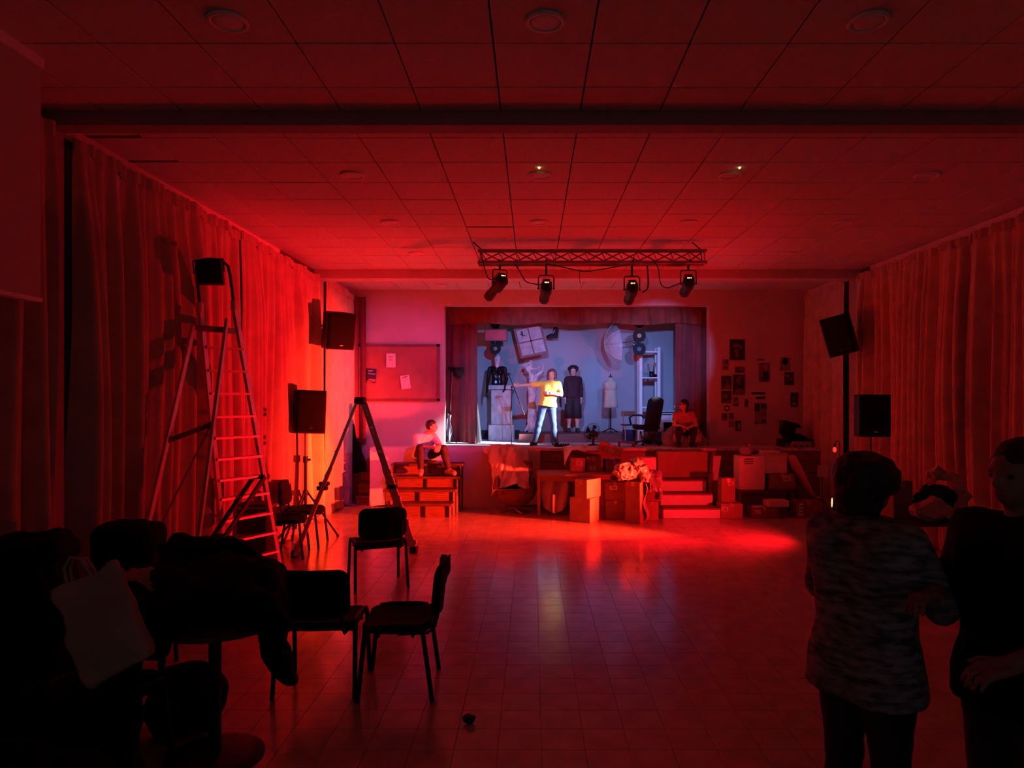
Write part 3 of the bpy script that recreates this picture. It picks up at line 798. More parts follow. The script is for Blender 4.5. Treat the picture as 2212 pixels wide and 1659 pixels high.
# hanging boot
p = px(1193, 720, 14.5)
m = sdf([cone(p + Vector((.07, 0, .08)), p + Vector((.06, 0, -.02)), .055, .055), cone(p + Vector((.05, 0, -.03)), p + Vector((-.10, 0, -.07)), .05, .028), cone(p + Vector((.085, 0, -.05)), p + Vector((.085, 0, -.085)), .03, .025), rbox(p + Vector((-.01, 0, -.09)), (.10, .03, .006), .006)], .008, .02)
t = thing('hanging_boot', 'black ankle boot hanging beside the tilted window', 'boot', (p.x, p.y, p.z - .12))
m.build('boot_upper', 'black', parent=t, smooth=True)
string(MB(), (p.x + .06, p.y, p.z + .11)).build('string', 'white_paint', parent=t)
m = MB()
for k in range(4): m.cyl((p.x - .0 + .01 * k, p.y - .05, p.z - .01 + .02 * k), (p.x + .03 + .01 * k, p.y - .056, p.z + .0 + .02 * k), .004, n=5)
m.build('lace', 'paper', parent=t)

# pedestal
Yp = 14.3; cx = px(1083, 0, Yp).x
t = thing('pedestal', 'grey marbled pedestal carrying the black-dressed mannequin', 'pedestal', (cx, Yp + .25, ZS))
MB().cbox((cx, Yp + .25, ZS + .165), (.54, .46, .33), .012).build('plinth', 'marble', parent=t)
MB().cbox((cx - .01, Yp + .25, ZS + .69), (.41, .38, .72), .012).build('shaft', 'marble', parent=t)
MB().cbox((cx, Yp + .25, ZS + 1.105), (.54, .46, .09), .014).build('cap_slab', 'marble', parent=t)
ZP = ZS + 1.15
# mannequin bust
mx, my = px(1074, 0, 14.55).x, 14.55
B = Vector((mx, my, ZP)); s = .88
t = thing('mannequin', 'female mannequin torso in a glossy black top with white head on the pedestal', 'mannequin', tuple(B))
tor = [cone(B + Vector((-.05, 0, .04)), B + Vector((-.04, 0, .16)), .075, .062, k=.04), cone(B + Vector((.05, 0, .04)), B + Vector((.04, 0, .16)), .075, .062, k=.04),
       cone(B + Vector((-.04, 0, .16)), B + Vector((-.07, 0, .31)), .062, .07, k=.04), cone(B + Vector((.04, 0, .16)), B + Vector((.07, 0, .31)), .062, .07, k=.04),
       ell(B + Vector((-.06, -.06, .27)), (.05, .045, .05), k=.02), ell(B + Vector((.06, -.06, .27)), (.05, .045, .05), k=.02),
       cone(B + Vector((-.13, 0, .36)), B + Vector((.13, 0, .36)), .04, k=.04)]
sdf(tor, .009, .03, (((0, 0, ZP + .002), (0, 0, -1)),)).build('torso', 'black_gloss', parent=t, smooth=True)
for sg, hx, hz in ((-1, -.205, -.14), (1, .175, -.02)):
    a = B + Vector((sg * .155, 0, .35)); e = B + Vector((sg * .195, -.03, .13)); wv = B + Vector((hx, -.215, hz))
    d = (wv - e).normalized()
    sdf([cone(a, e, .042, .034), cone(e, wv, .034, .024)] + hand_prims(wv, d + Vector((0, 0, -.5)), Vector((-sg, 0, 0)), .95, sg, .5), .008, .02).build('arm', 'black', parent=t, smooth=True)
hc = B + Vector((.0, -.01, .53))
sdf([ell(hc, (.062, .078, .09)), ell(hc + Vector((0, -.025, -.05)), (.042, .05, .045)), cone(hc + Vector((0, -.078, 0)), hc + Vector((0, -.09, -.022)), .008, .012), cone(B + Vector((0, 0, .38)), hc + Vector((0, 0, -.05)), .046, .042)], .008, .02).build('head', 'plaster', parent=t, smooth=True)
m = sdf([ell(hc + Vector((.005, .012, .03)), (.068, .08, .072)), rbox(hc + Vector((0, -.07, -.07)), (.09, .05, .10), .0, sub=True)], .008, .02); m.crumple(.02, 22); m.build('wig_cap', 'plaster', parent=t, smooth=True)

# microphone stand
b0 = px(1104.5, 964, 12.85); Ym = 12.85
t = thing('microphone_stand', 'black boom microphone stand in front of the pedestal', 'microphone stand', (b0.x, Ym, ZS))
MB().lathe([(.13, 0), (.13, .012), (.10, .022), (.015, .03)], (b0.x, Ym, ZS), 24).build('base', 'black', parent=t, smooth=True)
pt = px(1105.5, 836, Ym)
MB().cyl((b0.x, Ym, ZS + .02), (pt.x, Ym, pt.z), .008, n=10).build('upright', 'black', parent=t)
e0, e1 = px(1100, 811, Ym), px(1133, 896, Ym)
e0.y = Ym - .04; e1.y = Ym - .04
MB().cyl(e0, e1, .0085, n=10).build('boom', 'black', parent=t)
MB().sphere(pt + Vector((0, -.02, 0)), (.022, .03, .022), 10, 8).build('clutch', 'black', parent=t, smooth=True)
mc = sdf([cone(e0 + Vector((.0, 0, .0)), e0 + Vector((-.03, -.02, .025)), .014, .020), cone(e0 + Vector((-.03, -.02, .03)), e0 + Vector((.03, -.02, .03)), .014, .010)], .006, .01)
mc.build('microphone', 'black', parent=t, smooth=True)

# driftwood tree
Yt = 14.35; Q = lambda x, y, dy=0: px(x, y, Yt) + Vector((0, dy, 0))
zr = ZS + .165
tr = [cone(Q(1150, 930), Q(1149, 880), .10, .085, k=.05), cone(Q(1149, 880), Q(1150, 835), .085, .075, k=.05), cone(Q(1146, 850), Q(1148, 812, -.03), .06, .045, k=.03), cone(Q(1148, 812, -.03), Q(1138, 795, -.05), .045, .04),
      cone(Q(1138, 795, -.05), Q(1135, 788, -.05), .035, .026), cone(Q(1135, 788, -.05), Q(1128, 791, -.07), .02, .008), cone(Q(1135, 787, -.05), Q(1148, 780, -.04), .018, .012), cone(Q(1148, 780, -.04), Q(1152, 779, -.04), .016, .006), cone(Q(1148, 781, -.04), Q(1147, 778, -.04), .012, .006),
      cone(Q(1144, 800, -.04), Q(1144, 786, -.06), .028, .02), cone(Q(1148, 796, -.03), Q(1148, 781, -.03), .014, .012), cone(Q(1149, 797, -.05), Q(1158, 796, -.08), .012, .014), cone(Q(1158, 796, -.08), Q(1166, 793, -.08), .014, .012),
      cone(Q(1153, 840), Q(1158, 812, .03), .05, .042, k=.03), cone(Q(1158, 812, .03), Q(1170, 802, .04), .042, .03), cone(Q(1170, 802, .04), Q(1174, 793, .04), .022, .014), cone(Q(1174, 793, .04), Q(1175, 786, .04), .013, .009), cone(Q(1175, 786, .04), Q(1178, 780, .04), .009, .005), cone(Q(1170, 802, .04), Q(1177, 801, .04), .02, .01),
      cone(Q(1146, 918), Q(1134, 930, -.06), .04, .02, k=.04), cone(Q(1154, 918), Q(1166, 931, -.04), .04, .018, k=.04), cone(Q(1150, 920), Q(1147, 931, -.14), .04, .02, k=.04)]
m = sdf(tr, .011, .025, (((0, 0, zr + .002), (0, 0, -1)),)); m.crumple(.018, 9, 4.0)
for i, v in enumerate(m.v):
    if v.z < zr + .001: m.v[i] = Vector((v.x, v.y, zr + .001))
one('driftwood_tree', m, 'driftwood', 'bleached driftwood tree trunk standing behind the person in yellow', 'tree trunk', smooth=True)

# transparent umbrella
cu = px(1331, 742, 14.1); ax_ = Vector((-.98, -.16, -.12)).normalized(); ua = Vector((.10, -.16, 1)); ua = (ua - ax_ * ua.dot(ax_)).normalized(); va = ax_.cross(ua)
t = thing('clear_umbrella', 'transparent dome umbrella hanging sideways against the stage wall', 'umbrella', (cu.x, cu.y, cu.z - .45))
def um(u, v):
    w = u * 2 * math.pi; rr = .42 * math.sin(v * 1.25) / math.sin(1.25); sc = 1 - .06 * abs(math.sin(4 * w)) * v
    return tuple(cu + (ua * math.cos(w) + va * math.sin(w)) * rr * sc + ax_ * (.24 * (math.cos(v * 1.25) - math.cos(1.25)) / (1 - math.cos(1.25))))
for k in range(8):
    MB().grid(lambda u, v, k=k: um((k + u) / 8, max(v, .02)), 6, 8).build('canopy_panel', 'umbrella_film', parent=t, smooth=True)
    MB().tube([um(k / 8, q / 6) for q in range(7)], .004, 5).build('rib', 'white_paint', parent=t)
MB().cyl(cu + ax_ * .28, cu - ax_ * .35, .006, n=8).build('shaft', 'chrome', parent=t)
MB().tube([cu - ax_ * .35, cu - ax_ * .40, cu - ax_ * .43 + ua * -.03, cu - ax_ * .41 + ua * -.06, cu - ax_ * .37 + ua * -.06], .010, 8).build('handle', 'white_paint', parent=t, smooth=True)
string(MB(), cu + ax_ * .2).build('string', 'white_paint', parent=t)

# dress form
Yd = 14.3; P = lambda x, y: px(x, y, Yd)
q = P(1319, 0); X0 = q.x
zz = lambda y: P(0, y).z
t = thing('dress_form', 'beige linen dress form on a dark pole in the middle of the stage', 'dress form', (X0, Yd, zr))
db = [cone((X0 - .055, Yd, zz(876)), (X0 - .045, Yd, zz(860)), .095, .08, k=.05), cone((X0 + .055, Yd, zz(876)), (X0 + .045, Yd, zz(860)), .095, .08, k=.05),
      cone((X0 - .04, Yd, zz(858)), (X0 - .035, Yd, zz(850)), .07, .07, k=.05), cone((X0 + .04, Yd, zz(858)), (X0 + .035, Yd, zz(850)), .07, .07, k=.05),
      cone((X0 - .045, Yd, zz(846)), (X0 - .06, Yd, zz(830)), .075, .075, k=.05), cone((X0 + .045, Yd, zz(846)), (X0 + .06, Yd, zz(830)), .075, .075, k=.05),
      ell((X0 - .05, Yd - .06, zz(837)), (.055, .05, .055), k=.03), ell((X0 + .05, Yd - .06, zz(837)), (.055, .05, .055), k=.03), cone((X0, Yd, zz(828)), (X0, Yd, zz(817)), .05, .042, k=.04)]
sdf(db, .009, .03, (((0, 0, zz(881)), (0, 0, -1)), ((0, 0, zz(815)), (0, 0, 1)))).build('torso', 'linen', parent=t, smooth=True)
MB().lathe([(.045, 0), (.045, .012), (.02, .02), (.012, .05), (.006, .075), (.002, .085)], (X0, Yd, zz(815)), 16).build('neck_cap', 'wood_dark', parent=t, smooth=True)
MB().cyl((X0, Yd, zr + .08), (X0, Yd, zz(879)), .014, n=12).build('pole', 'black', parent=t)
for k in range(3):
    w = k * 2.094 + .5
    MB().tube([(X0, Yd, zr + .10), (X0 + .10 * math.cos(w), Yd + .10 * math.sin(w), zr + .05), (X0 + .18 * math.cos(w), Yd + .18 * math.sin(w), zr + .014)], .012, 8).build('leg', 'black', parent=t, smooth=True)

# white shelf unit
Ys = 14.3; t0 = px(1384, 0, Ys).x; t1 = px(1423, 0, Ys).x
t = thing('shelf_unit', 'tall narrow white shelf frame at the right of the stage', 'shelf', ((t0 + t1) / 2, Ys, ZS))
for x, yy in ((t0, 762), (t1, 750)):
    for dy in (0, .3): MB().span((x - .03, Ys + dy - .02, ZS), (x + .03, Ys + dy + .02, px(0, yy, Ys).z)).build('post', 'white_paint', parent=t)
for y, d in ((760, .03), (816, .025), (880, .025), (930, .025)):
    z = px(0, y, Ys).z; MB().span((t0 + .03, Ys - .015, z - d / 2), (t1 - .03, Ys + .315, z + d / 2)).build('shelf_board', 'white_paint', parent=t)
zsh = px(0, 816, Ys).z + .0125
def bottle(label, x, y, h, r, mat):
    b = thing('small_bottle', label, 'bottle', (x, y, zsh), 0, 'bottles on the white shelf')
    MB().lathe([(r * .95, 0), (r, .01), (r, h * .65), (r * .45, h * .8), (r * .45, h * .95)], (x, y, zsh), 12).build('bottle_body', mat, parent=b, smooth=True)
    MB().lathe([(r * .5, 0), (r * .5, h * .1), (r * .3, h * .11)], (x, y, zsh + h * .93), 12).build('cap', 'white_paint', parent=b, smooth=True)
bottle('leftmost small pale bottle on the white shelf', t0 + .07, Ys + .08, .15, .028, 'clear_film')
bottle('second small pale bottle from the left on the white shelf', t0 + .13, Ys + .10, .12, .028, 'clear_film')
jx = t0 + .24
j = thing('brush_jar', 'dark jar full of tall brushes and sticks on the white shelf', 'jar', (jx, Ys + .1, zsh))
MB().lathe([(.04, 0), (.05, .02), (.05, .12), (.045, .12), (.045, .03)], (jx, Ys + .1, zsh), 16).build('jar', 'black_gloss', parent=j, smooth=True)
for k, (dx, hh) in enumerate(((-.07, .28), (-.03, .34), (0, .38), (.04, .36), (.08, .30))):
    MB().tube([(jx + dx * .2, Ys + .1, zsh + .03), (jx + dx, Ys + .1 + .02 * (k % 2), zsh + hh - .05), (jx + dx * 1.05, Ys + .1 + .02 * (k % 2), zsh + hh)], [.005, .006, .010], 7).build('brush', ('wood_brown', 'linen', 'linen', 'linen', 'wood_dark')[k], parent=j)
m = sdf([cone((t0 + .30, Ys + .06, zsh + .03), (t1 - .05, Ys + .08, zsh + .02), .03, .02), cone((t0 + .31, Ys + .05, zsh + .05), (t0 + .38, Ys + .05, zsh + .03), .02, .02)], .008, .01); m.crumple(.01, 15)
one('dark_rag', m, 'black_fabric', 'small dark cloth lying at the right end of the white shelf', 'cloth', smooth=True)

# clip lamp on a stand at the left stage curtain
Yl = 13.36; pl = px(985, 801, Yl)
t = thing('reflector_lamp', 'black reflector lamp on a thin stand in front of the left stage curtain', 'lamp', (px(972, 0, Yl).x, Yl, ZS))
bx = px(972, 0, Yl).x
MB().tube([(bx, Yl, ZS + .10), (bx + .02, Yl, ZS + .8), (pl.x - .06, Yl, pl.z)], .009, 8).build('pole', 'chrome', parent=t)
for k in range(3):
    w = k * 2.094 + .3; MB().cyl((bx, Yl, ZS + .30), (bx + .13 * math.cos(w), Yl + .09 * math.sin(w), ZS + .008), .007, n=6).build('leg', 'black', parent=t)
Rl = Vector((.8, -.35, -.35)).to_track_quat('Z', 'Y').to_matrix()
MB().lathe([(.03, -.10), (.045, -.09), (.05, -.02), (.085, .03), (.12, .11), (.115, .11), (.08, .035), (.03, .0)], pl, 24, Rl).build('reflector', 'black', parent=t, smooth=True)
MB().cyl(pl + Rl @ Vector((0, 0, -.10)), pl + Rl @ Vector((0, 0, -.18)), .022, n=12).build('socket', 'black', parent=t)
m = MB().grid(lambda u, v: (px(966 + 9 * u, 0, Yl).x + .02 * math.sin(9 * v + 4 * u), Yl - .05 + .025 * math.sin(14 * u + 5 * v), ZS + .03 + (.62 - .1 * u) * v), 8, 14, .003)
one('clear_bag', m, 'clear_film', 'crumpled clear plastic hanging on the stand of the reflector lamp', 'plastic bag', smooth=True)

# flat leaning behind left curtain
one('scenery_flat', MB().prism([(0, 0), (.12, 0), (.0, 1.25)], (px(1026, 0, 13.7).x - .02, 13.7, ZS), (1, 0, 0), (0, 0, 1), (0, .5, 0)), 'stage_dark', 'dark triangular scenery brace at the edge of the left stage curtain', 'scenery')

# office chair on stage
Yo = 13.0; xo = px(1402, 0, Yo).x
t = thing('office_chair', 'black high-backed office chair with armrests at the right of the stage', 'office chair', (xo, Yo, ZS))
zq = lambda y: px(0, y, Yo).z; xq = lambda x: px(x, 0, Yo).x
bk = MB().grid(lambda u, v: (xq(1388.5 + 34 * u + 6 * v) + 0, Yo - .16 + .10 * (1 - (2 * u - 1) ** 2) * -.5 - .10 * v, zq(918 - 59 * (v * (1 - .10 * (2 * u - 1) ** 4)))), 12, 14, .06)
bk.build('backrest', 'black_fabric', parent=t, smooth=True)
MB().cbox((xo - .04, Yo + .10, ZS + .335), (.46, .44, .08), .03).build('seat', 'black_fabric', parent=t)
MB().tube([(xq(1389), Yo - .1, zq(902)), (xq(1385), Yo - .02, zq(897)), (xq(1370), Yo + .12, zq(897)), (xq(1363), Yo + .2, zq(903)), (xq(1366), Yo + .2, zq(917))], .018, 8).build('armrest', 'black', parent=t, smooth=True)
MB().tube([(xq(1423), Yo - .1, zq(902)), (xq(1424), Yo + .05, zq(899)), (xq(1422), Yo + .2, zq(903)), (xq(1420), Yo + .2, zq(917))], .018, 8).build('armrest', 'black', parent=t, smooth=True)
MB().cyl((xo, Yo, ZS + .08), (xo, Yo, ZS + .30), .028, n=12).build('gas_post', 'black', parent=t)
for k in range(5):
    w = k * 1.2566 + .3; e = (xo + .25 * math.cos(w), Yo + .25 * math.sin(w), ZS + .055)
    lg = MB().tube([(xo, Yo, ZS + .10), e], [.024, .014], 8).build('base_leg', 'black', parent=t)
    MB().lathe([(.018, -.018), (.026, -.012), (.026, .012), (.018, .018)], (e[0], e[1], ZS + .027), 12, Matrix.Rotation(math.pi / 2, 3, 'X')).build('castor', 'black', parent=lg)

# wooden chair with metal legs beside the office chair, and blue bin below
Yw = 13.75; xw = px(1358, 0, Yw).x; zw = lambda y: px(0, y, Yw).z
t = thing('folding_chair', 'brown-backed chair with pale metal tubes behind the office chair', 'chair', (xw, Yw, ZS))
MB().span((px(1342, 0, Yw).x, Yw - .01, zw(899)), (px(1375, 0, Yw).x, Yw + .01, zw(888))).build('backrest', 'wood_brown', parent=t)
for x in (1346, 1373): MB().cyl((px(x, 0, Yw).x, Yw, zw(888)), (px(x + .5, 0, Yw).x, Yw - .02, ZS + .002), .010, n=8).build('back_leg', 'aluminium', parent=t)
MB().cbox((xw, Yw - .17, zw(917)), (.32, .34, .025), .008).build('seat', 'wood_dark', parent=t)
for x in (1346, 1371): MB().cyl((px(x, 0, Yw).x, Yw - .30, zw(917)), (px(x, 0, Yw).x, Yw - .34, ZS + .002), .010, n=8).build('front_leg', 'aluminium', parent=t)
xb = px(1359, 0, 13.55).x
t = thing('blue_bin', 'dark blue round bin under the brown-backed chair', 'bin', (xb, 13.55, ZS))
MB().lathe([(.10, 0), (.115, .01), (.13, .25), (.135, .26), (.125, .26), (.11, .03)], (xb, 13.55, ZS), 24).build('bucket', 'blue_plastic', parent=t, smooth=True)
MB().lathe([(.132, 0), (.140, .008), (.132, .016)], (xb, 13.55, ZS + .25), 24).build('rim', 'blue_plastic', parent=t, smooth=True)
xb = px(1384, 0, 13.3).x
t = thing('spray_bottle', 'grey plastic bottle with a dark cap between blue bin and office chair', 'bottle', (xb, 13.3, ZS))
MB().lathe([(.03, 0), (.033, .01), (.033, .17), (.02, .2)], (xb, 13.3, ZS), 16).build('bottle_body', 'plaster', parent=t, smooth=True)
MB().lathe([(.02, 0), (.02, .05), (.012, .055)], (xb, 13.3, ZS + .195), 12).build('cap', 'black', parent=t, smooth=True)

# white cabinet with papers
Yc = 13.9; x0, x1 = px(1415, 0, Yc).x, px(1462, 0, Yc).x; zc = px(0, 897, Yc).z
t = thing('white_cabinet', 'low white cabinet with an open dark compartment behind the seated woman', 'cabinet', ((x0 + x1) / 2, Yc + .2, ZS))
MB().span((x0, Yc, ZS), (x0 + .17, Yc + .4, zc)).span((x0 + .17, Yc, zc - .14), (x1, Yc + .4, zc)).span((x1 - .02, Yc, ZS), (x1, Yc + .4, zc)).span((x0, Yc + .37, ZS), (x1, Yc + .4, zc)).build('body', 'white_paint', parent=t)
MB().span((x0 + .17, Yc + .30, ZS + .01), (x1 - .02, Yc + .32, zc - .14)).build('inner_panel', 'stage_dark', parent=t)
for i in range(4):
    R = rotz(.2 * (i - 1.5)); m = MB().box(((x0 + x1) / 2 - .02 + .02 * i, Yc + .18, zc + .012 + .022 * i), (.30, .24, .018), R)
    one('magazine', m, ('ink', 'paper', 'ink_blue', 'paper')[i], ('dark magazine at the bottom of the pile on the white cabinet', 'pale magazine second from the bottom on the white cabinet', 'dark blue magazine under the top sheet on the white cabinet', 'white paper lying topmost on the white cabinet')[i], 'magazine', 'papers on the cabinet')
m = MB().grid(lambda u, v: (px(1457 + 13 * u, 0, 13.6).x, 13.6 + .06 * v, px(0, 881 - 3 * u, 13.6).z + .02 * math.sin(5 * u) * .5 + .03 * v), 6, 4, .004)
t = thing('white_napkin', 'small white folded paper behind the shoulder of the seated woman', 'paper', tuple(px(1463, 897, 13.62)))
m.build('sheet', 'paper', parent=t); MB().tube([px(1463, 882, 13.62), px(1462, 890, 13.7), (px(1462, 0, 13.9).x, 13.93, zc)], .005, 6).build('holder', 'chrome', parent=t)

# shrink-wrapped water bottles
xw0 = px(1413, 0, 12.95).x + .05
t = thing('water_bottle_pack', 'shrink-wrapped pack of blue-capped water bottles on the stage floor', 'bottle pack', (xw0, 13.36, ZS))
for i in range(4):
    for k in range(2):
        x, y = xw0 - .105 + .07 * i, 13.33 + .07 * k
        b = MB().lathe([(.028, 0), (.032, .01), (.032, .16), (.014, .20), (.014, .215)], (x, y, ZS + .002), 12).build('bottle', 'bottle_blue_lit', parent=t, smooth=True)
        MB().lathe([(.016, 0), (.016, .018)], (x, y, ZS + .21), 10).build('bottle_cap', 'blue_plastic', parent=b)
m = sdf([rbox((xw0, 13.365, ZS + .118), (.135, .065, .105), .012)], .012, .01); m.crumple(.012, 16); m.build('film_wrap', 'clear_film', parent=t, smooth=True)
xw1 = px(1407, 0, 13.5).x
m = sdf([rbox((xw1, 13.6, ZS + .17), (.12, .06, .155), .012)], .012, .01); m.crumple(.016, 12, 2); one('blue_bag', m, 'blue_plastic', 'dark blue plastic bag standing behind the water bottles', 'bag', smooth=True)

# floor fan
Yf = 12.72; fc = px(1279, 934, Yf); Rf = (Vector((-.45, .85, .25)).normalized()).to_track_quat('Z', 'Y').to_matrix()
t = thing('floor_fan', 'black round floor fan standing at the front of the stage', 'fan', (fc.x, Yf, ZS))
rf = .17
for k in range(18):
    w = k * math.pi / 9; d = Vector((math.cos(w), math.sin(w), 0))
    MB().tube([fc + Rf @ (d * .03 + Vector((0, 0, .06))), fc + Rf @ (d * rf * .7 + Vector((0, 0, .055))), fc + Rf @ (d * rf + Vector((0, 0, .01))), fc + Rf @ (d * rf * .7 + Vector((0, 0, -.035))), fc + Rf @ (d * .03 + Vector((0, 0, -.045)))], .0022, 4).build('guard_wire', 'black', parent=t)
for q, zz_ in ((rf, .01), (rf * .7, .055), (rf * .4, .06), (rf * .7, -.035)):
    MB().tube([fc + Rf @ Vector((q * math.cos(w), q * math.sin(w), zz_)) for w in [k * math.pi / 14 for k in range(28)]], .004 if q == rf else .0022, 5, close=True).build('guard_ring', 'black', parent=t)
for k in range(4):
    w0 = k * math.pi / 2
    MB().grid(lambda u, v, w0=w0: tuple(fc + Rf @ Vector(((.03 + .11 * v) * math.cos(w0 + .9 * u), (.03 + .11 * v) * math.sin(w0 + .9 * u), .03 * u - .015 + .01))), 5, 4, .003).build('blade', 'black_gloss', parent=t, smooth=True)
MB().cyl(fc + Rf @ Vector((0, 0, -.03)), fc + Rf @ Vector((0, 0, -.14)), .06, .045, 18).build('motor_housing', 'black', parent=t)
MB().tube([(fc.x + .02, Yf - .02, ZS + .03), (fc.x + .02, Yf - .02, fc.z - .05), fc + Rf @ Vector((0, 0, -.08))], .02, 8).build('neck', 'black', parent=t)
MB().lathe([(.15, 0), (.15, .015), (.10, .035), (.03, .05)], (fc.x + .02, Yf - .02, ZS), 24).build('base', 'black', parent=t, smooth=True)

# power strip / pedal row in front of the actor
c = px(1214, 966, 12.62)
t = thing('power_strip', 'black power strip lying by the feet of the person in yellow', 'power strip', (c.x, 12.62, ZS))
MB().cbox((c.x, 12.62, ZS + .02), (.28, .07, .04), .006).build('case', 'black', parent=t)
for k in range(6): MB().lathe([(.016, 0), (.016, .02), (.010, .022)], (c.x - .11 + .044 * k, 12.62, ZS + .038), 10).build('socket', 'black', parent=t)

# small red tray stand
c = px(1354, 0, 12.55)
t = thing('small_red_stool', 'low reddish wooden stool at the stage edge behind the boxes', 'stool', (c.x, 12.62, ZS))
MB().cbox((c.x, 12.62, ZS + .085), (.30, .2, .02), .006).build('top', 'wood_red', parent=t)
for x in (-.13, .13):
    for y in (-.08, .08): MB().span((c.x + x - .012, 12.62 + y - .012, ZS), (c.x + x + .012, 12.62 + y + .012, ZS + .076)).build('leg', 'wood_red', parent=t)

# sheeted seat under the woman
xs = px(1476, 0, 12.8).x
m = sdf([rbox((xs + .02, 13.02, ZS + .11), (.26, .17, .09), .06, k=.08), ell((xs + .16, 13.12, ZS + .28), (.20, .14, .17), k=.10), cone((xs - .3, 12.95, ZS + .05), (xs - .12, 13.0, ZS + .22), .05, .08, k=.1), cone((xs + .45, 12.98, ZS + .05), (xs + .22, 13.02, ZS + .25), .05, .08, k=.1), cone((xs - .26, 12.85, ZS + .02), (xs + .4, 12.85, ZS + .02), .03, .03, k=.06), ell((xs - .16, 13.05, ZS + .28), (.10, .1, .07), k=.06)], .014, .06)
m.crumple(.03, 7, 1)
for i, v in enumerate(m.v):
    if v.z < ZS + .002: m.v[i] = Vector((v.x, v.y, ZS + .002))
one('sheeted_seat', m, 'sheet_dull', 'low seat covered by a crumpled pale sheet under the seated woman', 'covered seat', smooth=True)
# ================================================================== truss, lanterns, wall things
Yt0 = TRUSS_Y
tx0, tx1 = px(1032, 0, Yt0).x, px(1527, 0, Yt0).x
zt1, zt0 = px(0, 541, Yt0).z, px(0, 567, Yt0).z
t = thing('lighting_truss', 'horizontal aluminium triangle truss hanging below the ceiling before the stage', 'truss', ((tx0 + tx1) / 2, Yt0, zt0))
Ty, Tb = Yt0 + .09, Yt0 + .18
chord = [(Yt0 + .02, zt1), (Yt0, zt0), (Tb, zt0 + .005)]
for (yy, z) in chord: MB().cyl((tx0, yy, z), (tx1, yy, z), .024, n=12).build('chord', 'truss_alu', parent=t)
nb = 13; step = (tx1 - tx0 - .06) / nb
for k in range(nb):
    x = tx0 + .03 + k * step
    for (A, B_) in ((0, 1), (1, 0)):
        MB().cyl((x, chord[A][0], chord[A][1]), (x + step * 1.35 if k < nb - 1 else x + step, chord[B_][0] + .01 * A, chord[B_][1]), .009, n=6).build('lacing_bar', 'truss_alu', parent=t)
    MB().cyl((x, chord[1][0], zt0), (x + step, chord[2][0], zt0 + .005), .007, n=6).build('lacing_bar', 'truss_alu', parent=t)
    MB().cyl((x, chord[0][0], zt1), (x + step / 2, chord[2][0], zt0 + .005), .007, n=6).build('lacing_bar', 'truss_alu', parent=t)
for x in (tx0 + .03, tx1 - .03): MB().cyl((x, chord[0][0], zt1), (x, chord[1][0], zt0), .009, n=6).build('end_bar', 'truss_alu', parent=t)
for x in (tx0 + .06, tx1 - .06): MB().tube([(x - .12, Yt0 + .05, ZC - .012), (x - .02, Yt0 + .02, zt1 + .02), (x, Yt0, zt0)], .008, 6).build('sling', 'black', parent=t)

def lantern(i, label, pxx, pyy, tilt):
    X, aim, en, cone_, colr = LANTERNS[i]
    c = px(pxx, pyy, Yt0); aim = Vector(aim)
    d = (aim - c).normalized(); d = (d + Vector(tilt)).normalized()
    R = d.to_track_quat('Z', 'Y').to_matrix()
    t = thing('profile_spotlight', label, 'stage light', (c.x, Yt0, zt0 - .02), 0, 'spotlights on the truss')
    L = lambda x, y, z: c + R @ Vector((x, y, z))
    m = MB(); prof = [(.055, -.03), (.085, -.01), (.092, .03), (.092, .20), (.075, .23)]
    ring = [(1, .45), (.45, 1), (-.45, 1), (-1, .45), (-1, -.45), (-.45, -1), (.45, -1), (1, -.45)]
    vs = [L(rx * r * .78, ry * r, z) for r, z in prof for rx, ry in ring]; n = 8
    fs = [(a * n + k, a * n + (k + 1) % n, (a + 1) * n + (k + 1) % n, (a + 1) * n + k) for a in range(len(prof) - 1) for k in range(n)] + [tuple(range(n - 1, -1, -1)), tuple(range((len(prof) - 1) * n, len(prof) * n))]
    m.add(vs, fs).build('lamp_housing', 'black', parent=t)
    MB().tube([L(0, 0, .22), L(0, 0, .40), L(0, 0, .41), L(0, 0, .50)], [.060, .060, .068, .068], 16).build('lens_tube', 'black', parent=t)
    MB().tube([L(0, 0, .490), L(0, 0, .503)], .058, 16).build('lens', 'lamp_diffuser', parent=t)
    for k in range(4): MB().box(L(0, .097, .03 + .045 * k), (.10, .006, .02), R).build('cooling_fin', 'black', parent=t)
    dp = MB().box(L(0, .03, -.033), (.07, .035, .006), R).build('display', 'black_gloss', parent=t)
    for k, w_ in enumerate((.008, .010, .016)): MB().box(L(-.02 + .02 * k, .03, -.038), (w_, .012, .004), R).build('lit_digit', 'led_orange', parent=dp)
    # yoke to the truss
    side = R @ Vector((1, 0, 0)); side.z = 0; side.normalize(); piv = L(0, 0, .10)
    a0 = piv + side * .10; b0_ = piv - side * .10; top = max(a0.z, b0_.z) + .17
    top = min(top, zt0 - .06)
    MB().tube([a0, Vector((a0.x, a0.y, top - .02)), Vector((a0.x, a0.y, top)) - side * .02, Vector((b0_.x, b0_.y, top)) + side * .02, Vector((b0_.x, b0_.y, top - .02)), b0_], .008, 6).build('yoke', 'black', parent=t)
    for q in (a0, b0_): MB().sphere(q, .016, 8, 6).build('yoke_knob', 'black', parent=t)
    hx = (a0 + b0_) / 2
    MB().tube([Vector((hx.x, hx.y, top)), Vector((hx.x, hx.y, zt0 - .03)), Vector((hx.x, Yt0, zt0 - .01)), Vector((hx.x, Yt0 - .03, zt0 + .03))], .014, 8).build('hook_clamp', 'black', parent=t)
    spot('spotlight_beam', L(0, 0, .53), L(0, 0, 5), en, colr, cone_, .7, .035)
    return c
lantern(0, 'leftmost profile spotlight on the truss, tilted steeply down', 1086, 603, (-.12, 0, -.10))
lantern(1, 'second profile spotlight from the left on the truss', 1181, 617, (0, 0, 0))
